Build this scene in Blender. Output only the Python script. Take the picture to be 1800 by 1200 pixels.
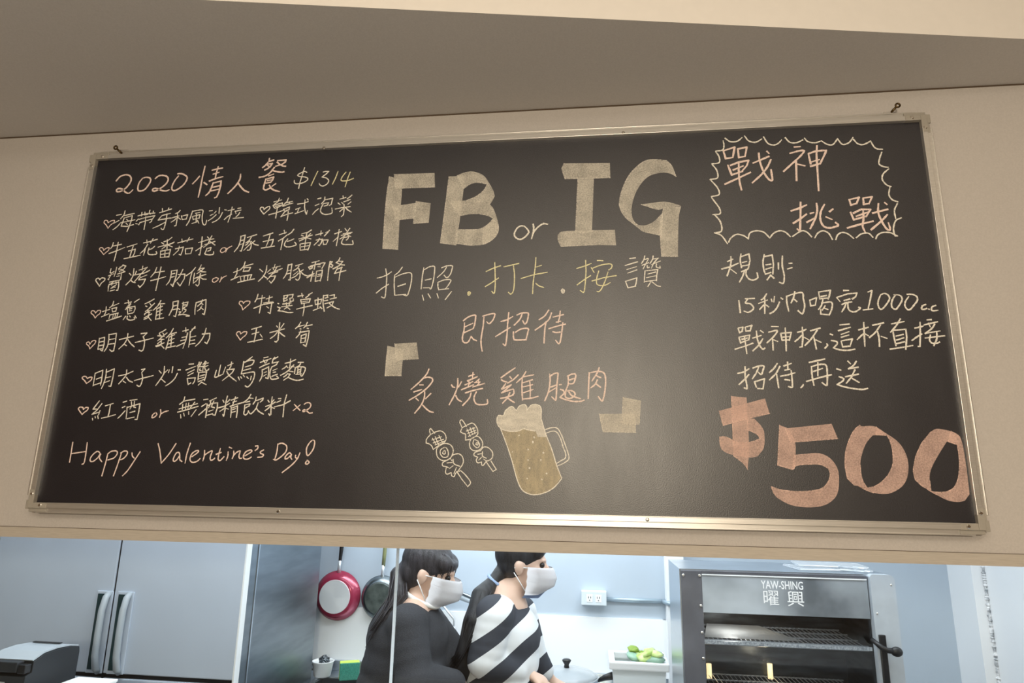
import bpy, bmesh, math, random
from mathutils import Vector, Matrix
from mathutils.geometry import delaunay_2d_cdt
import numpy as np
random.seed(7)
for o in list(bpy.data.objects): bpy.data.objects.remove(o, do_unlink=True)
SC = bpy.context.scene
COL = SC.collection
PI = math.pi

# ------------------------------------------------------------ camera
RX = Vector((0.99281535, 0.11831199, 0.01788733))
ROT = Matrix(((0.99281535, 0.00962457, 0.11926882), (0.11831199, -0.22796431, -0.96645463), (0.01788733, 0.97362192, -0.22746517)))
CAM = Vector((0.277123, -1.448005, 1.75))
FPX = 1126.92
cd = bpy.data.cameras.new('camera'); cam = bpy.data.objects.new('camera', cd); COL.objects.link(cam)
cd.sensor_width = 36; cd.sensor_fit = 'HORIZONTAL'; cd.lens = FPX / 1800 * 36; cd.clip_start = 0.02
cam.matrix_world = Matrix.Translation(CAM) @ ROT.to_4x4()
SC.camera = cam

# ------------------------------------------------------------ light, world, exposure
SC.view_settings.view_transform = 'Standard'; SC.view_settings.look = 'None'
SC.view_settings.exposure = 0.10; SC.view_settings.gamma = 1.0; SC.view_settings.use_curve_mapping = False
w = bpy.data.worlds.new('world'); SC.world = w; w.use_nodes = True
w.node_tree.nodes['Background'].inputs[0].default_value = (0.9, 0.85, 0.8, 1)
w.node_tree.nodes['Background'].inputs[1].default_value = 0.12
def light(name, kind, loc, energy, color, size=0.1, size_y=None, rot=(0, 0, 0)):
    l = bpy.data.lights.new(name, kind); l.energy = energy; l.color = color
    if kind == 'AREA':
        l.size = size
        if size_y: l.shape = 'RECTANGLE'; l.size_y = size_y
    else: l.shadow_soft_size = size
    o = bpy.data.objects.new(name, l); COL.objects.link(o); o.location = loc; o.rotation_euler = rot
    return o
WARM = (1.0, 0.92, 0.80); COOL = (0.91, 0.96, 1.0)
light('pendant_light', 'POINT', (0.38, -3.0, 2.08), 132, (1.0, 0.87, 0.67), 0.16)
light('dining_ceiling_light', 'AREA', (0.15, -2.3, 2.90), 11, WARM, 2.4, 0.6, (math.radians(12), 0, 0))
light('kitchen_ceiling_light', 'AREA', (-0.3, 0.55, 2.45), 31, COOL, 3.0, 0.5)
light('kitchen_ceiling_light', 'AREA', (1.35, 0.7, 2.45), 9, COOL, 0.9, 0.4)
light('kitchen_ceiling_light', 'AREA', (-0.2, 1.35, 2.45), 12, COOL, 2.4, 0.3)
light('oven_inner_light', 'POINT', (0.80, 1.26, 1.315), 0.9, (1.0, 0.93, 0.84), 0.02)
light('oven_inner_light', 'POINT', (0.93, 1.30, 1.14), 0.25, (1.0, 0.80, 0.55), 0.02)
light('kitchen_strip_light', 'AREA', (-0.2, 1.72, 1.88), 8, COOL, 1.5, 0.06, (math.radians(12), 0, 0))

# ------------------------------------------------------------ helpers
def P(px, py, y):
    d = ROT @ Vector(((px - 900) / FPX, (600 - py) / FPX, -1.0))
    return CAM + d * ((y - CAM.y) / d.y)
def lin(c):
    if isinstance(c, str): c = tuple(int(c[i:i + 2], 16) / 255 for i in (0, 2, 4))
    return tuple((x / 12.92 if x <= 0.04045 else ((x + 0.055) / 1.055) ** 2.4) for x in c) + (1,)
def mat(name, c, rough=0.6, metal=0.0, var=0.0, vs=8.0, bump=0.0, bs=60.0, c2=None, trans=0, spec=0.5, aniso=None, alpha=None, coord='Object'):
    m = bpy.data.materials.new(name); m.use_nodes = True
    nt = m.node_tree; b = nt.nodes['Principled BSDF']; N = nt.nodes.new; L = nt.links.new
    base = lin(c); b.inputs['Base Color'].default_value = base
    b.inputs['Roughness'].default_value = rough; b.inputs['Metallic'].default_value = metal
    b.inputs['Specular IOR Level'].default_value = spec
    if trans: b.inputs['Transmission Weight'].default_value = trans
    if alpha is not None: b.inputs['Alpha'].default_value = alpha
    tc = N('ShaderNodeTexCoord'); mp = N('ShaderNodeMapping'); L(tc.outputs[coord], mp.inputs[0])
    if aniso: mp.inputs['Scale'].default_value = aniso
    if var or c2:
        n = N('ShaderNodeTexNoise'); n.inputs['Scale'].default_value = vs; n.inputs['Detail'].default_value = 5
        L(mp.outputs[0], n.inputs['Vector'])
        r = N('ShaderNodeValToRGB'); L(n.outputs[0], r.inputs[0])
        r.color_ramp.elements[0].position = 0.35; r.color_ramp.elements[1].position = 0.65
        a = lin(c2) if c2 else tuple(x * (1 - var) for x in base[:3]) + (1,)
        r.color_ramp.elements[0].color = a
        r.color_ramp.elements[1].color = base if c2 else tuple(min(1, x * (1 + var)) for x in base[:3]) + (1,)
        L(r.outputs[0], b.inputs['Base Color'])
    if bump:
        n = N('ShaderNodeTexNoise'); n.inputs['Scale'].default_value = bs; n.inputs['Detail'].default_value = 4
        L(mp.outputs[0], n.inputs['Vector'])
        bu = N('ShaderNodeBump'); bu.inputs['Strength'].default_value = bump; bu.inputs['Distance'].default_value = 0.002
        L(n.outputs[0], bu.inputs['Height']); L(bu.outputs[0], b.inputs['Normal'])
    return m
def obj(name, bm, m, parent=None, smooth=False, bevel=0, tri=False):
    me = bpy.data.meshes.new(name)
    if bevel:
        es = [e for e in bm.edges if len(e.link_faces) == 2 and e.calc_face_angle(0) > 0.6]
        bmesh.ops.bevel(bm, geom=es, offset=bevel, segments=2, affect='EDGES', profile=0.6, clamp_overlap=True)
    if smooth:
        for f in bm.faces: f.smooth = True
    bm.to_mesh(me); bm.free()
    if isinstance(m, (list, tuple)):
        for q in m: me.materials.append(q)
    else: me.materials.append(m)
    o = bpy.data.objects.new(name, me); COL.objects.link(o)
    if parent: o.parent = parent; o.matrix_parent_inverse = Matrix.Translation(-parent.location)
    if smooth and bevel:
        pass
    return o
def tag(o, label=None, cat=None, group=None, kind=None):
    if label: o['label'] = label
    if cat: o['category'] = cat
    if group: o['group'] = group
    if kind: o['kind'] = kind
    return o
def thing(name, label, cat, loc=(0, 0, 0), group=None):
    o = bpy.data.objects.new(name, None); COL.objects.link(o); o.location = loc; o.empty_display_size = 0.05
    return tag(o, label, cat, group)
def box(bm, x0, x1, y0, y1, z0, z1):
    r = bmesh.ops.create_cube(bm, size=1)
    bmesh.ops.scale(bm, vec=(x1 - x0, y1 - y0, z1 - z0), verts=r['verts'])
    bmesh.ops.translate(bm, vec=((x0 + x1) / 2, (y0 + y1) / 2, (z0 + z1) / 2), verts=r['verts'])
    return r['verts']
def B(*a):
    bm = bmesh.new(); box(bm, *a); return bm
def cyl(bm, a, b, r, r2=None, n=16, caps=True):
    a = Vector(a); b = Vector(b); d = b - a
    r2 = r if r2 is None else r2
    q = d.to_track_quat('Z', 'Y').to_matrix().to_4x4()
    res = bmesh.ops.create_cone(bm, cap_ends=caps, segments=n, radius1=r, radius2=r2, depth=d.length)
    bmesh.ops.transform(bm, matrix=Matrix.Translation((a + b) / 2) @ q, verts=res['verts'])
    return res['verts']
def tube(bm, pts, r, n=8):
    pts = [Vector(p) for p in pts]; rings = []
    for i, p in enumerate(pts):
        t = (pts[min(i + 1, len(pts) - 1)] - pts[max(i - 1, 0)]).normalized()
        u = t.orthogonal().normalized() if i == 0 else (u - t * u.dot(t)).normalized()
        v = t.cross(u); rr = r[i] if isinstance(r, (list, tuple)) else r
        rings.append([bm.verts.new(p + u * rr * math.cos(2 * PI * k / n) + v * rr * math.sin(2 * PI * k / n)) for k in range(n)])
    for a, b in zip(rings, rings[1:]):
        for k in range(n): bm.faces.new((a[k], a[(k + 1) % n], b[(k + 1) % n], b[k]))
    bm.faces.new(rings[0][::-1]); bm.faces.new(rings[-1])
def lathe(bm, prof, c=(0, 0, 0), axis='Z', n=40):
    c = Vector(c); rings = []
    for r, h in prof:
        ring = []
        for k in range(n):
            a = 2 * PI * k / n
            p = Vector((r * math.cos(a), r * math.sin(a), h)) if axis == 'Z' else Vector((r * math.cos(a), h, r * math.sin(a)))
            ring.append(bm.verts.new(c + p))
        rings.append(ring)
    for a, b in zip(rings, rings[1:]):
        for k in range(n): bm.faces.new((a[k], a[(k + 1) % n], b[(k + 1) % n], b[k]))
    if prof[0][0] > 1e-5: bm.faces.new(rings[0][::-1])
    if prof[-1][0] > 1e-5: bm.faces.new(rings[-1])
    bmesh.ops.remove_doubles(bm, verts=bm.verts, dist=1e-6)
    bmesh.ops.recalc_face_normals(bm, faces=bm.faces)
def S(name, bm, m, parent=None, **k):
    o = obj(name, bm, m, parent, **k)
    if not parent: o['kind'] = 'structure'
    return o

# ------------------------------------------------------------ materials
M = {}
M['beige'] = mat('beige_wall_paint', 'CAC4BF', 0.75, var=0.035, vs=300, bump=0.12, bs=500)
M['soffit'] = mat('beige_soffit_paint', 'C9C6C4', 0.8, var=0.035, vs=300, bump=0.12, bs=500)
M['cream'] = mat('cream_bulkhead_paint', 'F1ECE6', 0.7, var=0.01, vs=40)
M['trimw'] = mat('header_edge_board', 'C3BBB0', 0.6, var=0.05, vs=40, aniso=(1, 1, 14), bump=0.1, bs=90)
M['kwall'] = mat('shaded_blue_grey_wall', 'B6C3D0', 0.55, var=0.02, vs=3)  # shade over the upper back wall is put into this blue-grey
M['white'] = mat('white_wall_panel', 'F4F6F8', 0.35, var=0.01, vs=4)
M['floor'] = mat('floor_tile', 'AEAAA6', 0.5, var=0.08, vs=6)
M['alu'] = mat('champagne_aluminium', 'E2DFDA', 0.36, 0.75, var=0.05, vs=60, aniso=(0.3, 8, 8))
M['cap'] = mat('grey_beige_plastic', 'A8A298', 0.5, var=0.03, vs=40)
M['screw'] = mat('bright_screw_metal', 'F0EDE6', 0.18, 1.0)
M['hook'] = mat('dark_brass', '6A5638', 0.3, 1.0)
M['steel'] = mat('brushed_steel', 'C2CAD2', 0.30, 1.0, var=0.07, vs=14, aniso=(0.6, 0.6, 60))
M['steeldoor'] = mat('satin_grey_door', 'C4D0DF', 0.38, 0.1, var=0.03, vs=3, bump=0.05, bs=300)
M['darksteel'] = mat('dull_dark_steel', '8A9299', 0.33, 1.0, var=0.14, vs=6, aniso=(0.7, 0.7, 4), bump=0.1, bs=25)
M['ovensteel'] = mat('oven_grey_steel', '6F727B', 0.34, 0.5, var=0.12, vs=9, bump=0.06, bs=60)
M['black'] = mat('black_plastic', '17191C', 0.4)
M['rubber'] = mat('black_gasket', '0C0E10', 0.7)
M['charcoal'] = mat('charcoal_plastic', '22272C', 0.5, var=0.1, vs=300, bump=0.3, bs=900)
M['greyp'] = mat('grey_plastic_lid', 'AEB8C0', 0.3)
M['green_glass'] = mat('dark_teal_strip', '1F3A3E', 0.25, 0.0)
M['wplastic'] = mat('white_plastic', 'F2F5F6', 0.35)
M['clearp'] = mat('milky_plastic', 'E8F0F2', 0.3)
M['wire'] = mat('chrome_wire', 'DDE2E7', 0.25, 0.6)
M['skin'] = mat('skin', 'D9B8A4', 0.5, var=0.04, vs=10)
M['hair'] = mat('dark_hair', '1E1D20', 0.42, c2='3E3B40', vs=9, aniso=(10, 10, 1.2), bump=0.8, bs=60)
M['hair2'] = mat('black_hair', '121417', 0.45, c2='2A2C31', vs=9, aniso=(8, 8, 1.2), bump=0.8, bs=60)
M['mask'] = mat('white_mask_cloth', 'F3F4F8', 0.8, bump=0.2, bs=120)
M['maskblue'] = mat('light_blue_mask_cloth', '9DB4D8', 0.8)
M['sweater'] = mat('charcoal_knit', '33353A', 0.9, var=0.2, vs=260, bump=0.7, bs=350)
M['trousers'] = mat('dark_trousers', '25272C', 0.9)
M['whitecol'] = mat('white_collar_cloth', 'EDEBE6', 0.8)

def stripes():
    m = bpy.data.materials.new('black_white_patchwork_cloth'); m.use_nodes = True
    nt = m.node_tree; b = nt.nodes['Principled BSDF']; N = nt.nodes.new; L = nt.links.new
    tc = N('ShaderNodeTexCoord'); mp = N('ShaderNodeMapping'); L(tc.outputs['Object'], mp.inputs[0])
    mp.inputs['Rotation'].default_value = (0, math.radians(38), 0)
    wv = N('ShaderNodeTexWave'); wv.wave_type = 'BANDS'; wv.bands_direction = 'Z'
    wv.inputs['Scale'].default_value = 2.6; wv.inputs['Distortion'].default_value = 1.6; wv.inputs['Detail'].default_value = 0.5; wv.inputs['Detail Scale'].default_value = 1.4
    L(mp.outputs[0], wv.inputs['Vector'])
    r = N('ShaderNodeValToRGB'); L(wv.outputs[0], r.inputs[0]); r.color_ramp.interpolation = 'CONSTANT'
    r.color_ramp.elements[0].color = lin('E9EDF0'); r.color_ramp.elements[1].position = 0.52; r.color_ramp.elements[1].color = lin('3B3F48')
    L(r.outputs[0], b.inputs['Base Color']); b.inputs['Roughness'].default_value = 0.85
    return m
M['patch'] = stripes()

def board_mat():
    m = mat('blackboard_paint', '2A2727', 0.40, spec=0.9)
    m.node_tree.nodes['Principled BSDF'].inputs['IOR'].default_value = 1.55
    nt = m.node_tree; b = nt.nodes['Principled BSDF']; N = nt.nodes.new; L = nt.links.new
    tc = N('ShaderNodeTexCoord')
    def noise(s, d, sc=(1, 1, 1)):
        mp = N('ShaderNodeMapping'); mp.inputs['Scale'].default_value = sc; L(tc.outputs['Object'], mp.inputs[0])
        n = N('ShaderNodeTexNoise'); n.inputs['Scale'].default_value = s; n.inputs['Detail'].default_value = d; L(mp.outputs[0], n.inputs['Vector']); return n
    n1 = noise(2.3, 4); n2 = noise(420, 2); n3 = noise(6, 3, (3, 1, 0.8))
    r1 = N('ShaderNodeValToRGB'); L(n1.outputs[0], r1.inputs[0])
    r1.color_ramp.elements[0].position = 0.3; r1.color_ramp.elements[0].color = (0.005, 0.0042, 0.009, 1)
    r1.color_ramp.elements[1].position = 0.75; r1.color_ramp.elements[1].color = (0.010, 0.0092, 0.014, 1)
    mx = N('ShaderNodeMix'); mx.data_type = 'RGBA'; mx.blend_type = 'MULTIPLY'; mx.inputs[0].default_value = 0.7
    r2 = N('ShaderNodeValToRGB'); L(n2.outputs[0], r2.inputs[0]); r2.color_ramp.elements[0].position = 0.3; r2.color_ramp.elements[0].color = (0.15, 0.15, 0.15, 1); r2.color_ramp.elements[1].position = 0.7; r2.color_ramp.elements[1].color = (2.6, 2.6, 2.6, 1)
    L(r1.outputs[0], mx.inputs[6]); L(r2.outputs[0], mx.inputs[7]); L(mx.outputs[2], b.inputs['Base Color'])
    mr = N('ShaderNodeMapRange'); L(n3.outputs[0], mr.inputs[0]); mr.inputs[1].default_value = 0.3; mr.inputs[2].default_value = 0.7; mr.inputs[3].default_value = 0.39; mr.inputs[4].default_value = 0.42
    L(mr.outputs[0], b.inputs['Roughness'])
    bu = N('ShaderNodeBump'); bu.inputs['Strength'].default_value = 0.4; bu.inputs['Distance'].default_value = 0.0006
    L(n2.outputs[0], bu.inputs['Height']); L(bu.outputs[0], b.inputs['Normal'])
    return m
M['board'] = board_mat()
def chalk(name, c, lo=0.33, hi=0.50, dark=0.6):
    m = bpy.data.materials.new(name); m.use_nodes = True
    nt = m.node_tree; b = nt.nodes['Principled BSDF']; N = nt.nodes.new; L = nt.links.new
    tc = N('ShaderNodeTexCoord'); n = N('ShaderNodeTexNoise'); n.inputs['Scale'].default_value = 420; n.inputs['Detail'].default_value = 3
    L(tc.outputs['Object'], n.inputs['Vector'])
    r = N('ShaderNodeValToRGB'); L(n.outputs[0], r.inputs[0]); base = lin(c)
    r.color_ramp.elements[0].position = lo; r.color_ramp.elements[0].color = tuple(x * dark for x in base[:3]) + (1,)
    r.color_ramp.elements[1].position = hi; r.color_ramp.elements[1].color = base
    L(r.outputs[0], b.inputs['Base Color']); b.inputs['Roughness'].default_value = 0.95; b.inputs['Specular IOR Level'].default_value = 0.1
    return m
def rubbed(name, c, a0=0.35, a1=0.85, sc=(1, 1, 1), lo=0.3, hi=0.68):
    m = bpy.data.materials.new(name); m.use_nodes = True
    nt = m.node_tree; b = nt.nodes['Principled BSDF']; N = nt.nodes.new; L = nt.links.new
    tc = N('ShaderNodeTexCoord')
    def noise(s, d, q=(1, 1, 1)):
        mp = N('ShaderNodeMapping'); mp.inputs['Scale'].default_value = q; L(tc.outputs['Object'], mp.inputs[0])
        n = N('ShaderNodeTexNoise'); n.inputs['Scale'].default_value = s; n.inputs['Detail'].default_value = d; L(mp.outputs[0], n.inputs['Vector']); return n
    n1 = noise(330, 3, sc); n2 = noise(28, 3, sc)
    ad = N('ShaderNodeMath'); ad.operation = 'ADD'; L(n1.outputs[0], ad.inputs[0])
    mu = N('ShaderNodeMath'); mu.operation = 'MULTIPLY_ADD'; L(n2.outputs[0], mu.inputs[0]); mu.inputs[1].default_value = 0.7; mu.inputs[2].default_value = -0.35; L(mu.outputs[0], ad.inputs[1])
    mr = N('ShaderNodeMapRange'); L(ad.outputs[0], mr.inputs[0]); mr.inputs[1].default_value = lo; mr.inputs[2].default_value = hi; mr.inputs[3].default_value = a0; mr.inputs[4].default_value = a1
    L(mr.outputs[0], b.inputs['Alpha']); b.inputs['Base Color'].default_value = lin(c)
    b.inputs['Roughness'].default_value = 0.95; b.inputs['Specular IOR Level'].default_value = 0.1
    return m
M['w'] = chalk('cream_white_chalk', 'FAF5EA'); M['y'] = chalk('pale_yellow_chalk', 'F5EFC4'); M['p'] = chalk('peach_pink_chalk', 'FDE6DC', dark=0.70)
M['fw'] = rubbed('rubbed_white_chalk', 'F2ECDF', 0.38, 0.70); M['fp'] = rubbed('rubbed_peach_chalk', 'F8D4C7', 0.42, 0.68)
M['ew'] = rubbed('white_chalk_ridge', 'F4EEE2', 0.25, 0.85); M['ep'] = rubbed('peach_chalk_ridge', 'FAD8CA', 0.25, 0.85)
M['foam'] = rubbed('dense_white_chalk', 'F3EEE2', 0.55, 0.97, (1, 1, 3)); M['beer'] = rubbed('rubbed_ochre_chalk', 'E2D4B4', 0.34, 0.74, (3, 1, 1))

# ------------------------------------------------------------ the setting: dining side
ZH = 1.622; ZS = 2.708; WY = 0.018
hd = S('wall_front', B(-2.9, 1.99, WY, 0.13, ZH, ZS + 0.5), M['beige'])
tr = S('trim_1', B(-2.9, 1.99, WY - 0.0015, 0.131, ZH - 0.001, ZH + 0.0235), M['trimw'])
g = S('trim_2', B(-2.9, 1.99, WY - 0.0004, WY + 0.002, ZS - 0.004, ZS), mat('shadow_gap', '5A4A3A', 0.8))
S('trim_8', B(-2.9, 1.99, WY - 0.0017, WY + 0.001, ZH + 0.0228, ZH + 0.0238), bpy.data.materials['shadow_gap'])
S('wall_front_right', B(1.99, 3.2, WY, 0.13, 0, 3.2), M['beige'])
S('wall_front_low', B(-2.9, 1.99, WY, 0.13, 0, 1.043), M['beige'])
bm = bmesh.new()   # soffit, its front edge runs at an angle to the wall
e0 = Vector((-0.523, -0.429)); e1 = Vector((1.204, -0.145)); d = (e1 - e0).normalized()
a = e0 - d * 2.6; b = e1 + d * 0.87
vs = [bm.verts.new((x, y, z)) for z in (ZS, 3.15) for x, y in ((a.x, a.y), (b.x, b.y), (b.x, WY), (a.x, WY))]
bm.faces.new(vs[:4][::-1]); f1 = bm.faces.new((vs[0], vs[1], vs[5], vs[4])); bm.faces.new(vs[4:])
bm.faces.new((vs[1], vs[2], vs[6], vs[5])); bm.faces.new((vs[3], vs[0], vs[4], vs[7])); bm.faces.new((vs[2], vs[3], vs[7], vs[6]))
f1.material_index = 1
bmesh.ops.recalc_face_normals(bm, faces=bm.faces)
S('ceiling_soffit', bm, [M['soffit'], M['cream']])
S('ceiling', B(-3.1, 3.2, -5.0, 0.13, 3.0, 3.15), M['cream'])
S('floor', B(-3.1, 3.2, -5.0, 2.1, -0.1, 0), M['floor'])
M['brownwall'] = mat('dark_brown_wall_paint', '6B5A4A', 0.8, var=0.05, vs=10)
S('wall_left', B(-3.1, -2.9, -5.0, 0.0, 0, 3.1), M['brownwall'])
S('wall_kitchen_left', B(-3.1, -2.9, 0.0, 2.1, 0, 2.6), M['white'])
S('wall_right', B(3.2, 3.4, -5.0, 0.13, 0, 3.1), M['brownwall'])
S('wall_back', B(-3.1, 3.4, -5.2, -5.0, 0, 3.1), M['brownwall'])

# ------------------------------------------------------------ the setting: kitchen
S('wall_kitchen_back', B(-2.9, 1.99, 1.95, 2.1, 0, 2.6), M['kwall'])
S('wall_kitchen_right', B(1.99, 2.12, 0.13, 2.1, 0, 2.6), M['white'])
S('ceiling_kitchen', B(-2.9, 2.12, 0.13, 2.1, 2.5, 2.6), M['white'])
S('trim_3', B(0.634, 0.72, 1.885, 1.95, 0, 2.5), M['white'])
S('trim_4', B(1.938, 1.99, 1.75, 1.95, 0, 2.5), M['white'])
bm = bmesh.new()      # chipped white corner bead on the right wall
prev = None
for k in range(150):
    z = 0.9 + k * 0.005; rr = 0.0075 + random.uniform(-0.0035, 0.003)
    ring = [bm.verts.new((1.986 + rr * math.cos(2 * PI * q / 7) * random.uniform(0.7, 1.3), 1.745 + rr * math.sin(2 * PI * q / 7), z)) for q in range(7)]
    if prev:
        for q in range(7): bm.faces.new((prev[q], prev[(q + 1) % 7], ring[(q + 1) % 7], ring[q]))
    prev = ring
S('trim_5', bm, mat('chipped_white_paint', 'F7F8FA', 0.8, c2='8A9096', vs=45, bump=0.9, bs=300))
S('trim_6', B(-1.15, 0.634, 1.938, 1.952, 0.905, 1.158), M['white'])   # splash panel; the brighter lower wall is put into its white
S('trim_7', B(0.62, 0.634, 1.93, 1.95, 0.9, 1.158), M['white'])

def edge_mat():      # frosted glass edge, lets the kitchen light through
    m = bpy.data.materials.new('frosted_glass_edge'); m.use_nodes = True; nt = m.node_tree; nt.nodes.clear(); N = nt.nodes.new; L = nt.links.new
    o = N('ShaderNodeOutputMaterial'); a = N('ShaderNodeBsdfDiffuse'); b = N('ShaderNodeBsdfTranslucent'); x = N('ShaderNodeAddShader')
    a.inputs[0].default_value = (0.12, 0.13, 0.14, 1); b.inputs[0].default_value = (0.80, 0.84, 0.86, 1)
    L(a.outputs[0], x.inputs[0]); L(b.outputs[0], x.inputs[1]); L(x.outputs[0], o.inputs[0]); return m
# glass of the serving window
gl = bpy.data.materials.new('clear_glass'); gl.use_nodes = True
nt = gl.node_tree; nt.nodes.clear(); N = nt.nodes.new; L = nt.links.new
o_ = N('ShaderNodeOutputMaterial'); mx = N('ShaderNodeMixShader'); tr_ = N('ShaderNodeBsdfTransparent'); tr_.inputs[0].default_value = (0.97, 0.985, 0.98, 1)
gs = N('ShaderNodeBsdfGlossy'); gs.inputs['Roughness'].default_value = 0.02; lw = N('ShaderNodeLayerWeight'); lw.inputs[0].default_value = 0.5; pw = N('ShaderNodeMath'); pw.operation = 'POWER'; pw.inputs[1].default_value = 5.0
fr = N('ShaderNodeMath'); fr.name = 'base_reflection'; fr.operation = 'MULTIPLY_ADD'; fr.inputs[1].default_value = 0.85; fr.inputs[2].default_value = 0.03; fr.use_clamp = True
L(lw.outputs['Facing'], pw.inputs[0]); L(pw.outputs[0], fr.inputs[0]); L(fr.outputs[0], mx.inputs[0]); L(tr_.outputs[0], mx.inputs[1]); L(gs.outputs[0], mx.inputs[2]); L(mx.outputs[0], o_.inputs[0])
win = bpy.data.objects.new('window_1', None); COL.objects.link(win); win.location = (0, 0.05, 1.06); win['kind'] = 'structure'
obj('pane', B(-2.89, -0.165, 0.047, 0.053, 1.075, ZH + 0.01), gl, win)
obj('pane', B(-0.159, 1.985, 0.047, 0.053, 1.075, ZH + 0.01), gl, win)
obj('pane_edge', B(-0.1645, -0.1595, 0.0465, 0.0535, 1.075, ZH + 0.01), edge_mat(), win)
ct = thing('serving_counter', 'pale counter top under the glass of the serving window, almost out of sight', 'counter', (0, 0.3, 1.06))
obj('counter_top', B(-2.88, 1.98, -0.05, 0.62, 1.045, 1.070), mat('grey_laminate', '9A9C9E', 0.45, var=0.04, vs=30), ct, bevel=0.003)

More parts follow.
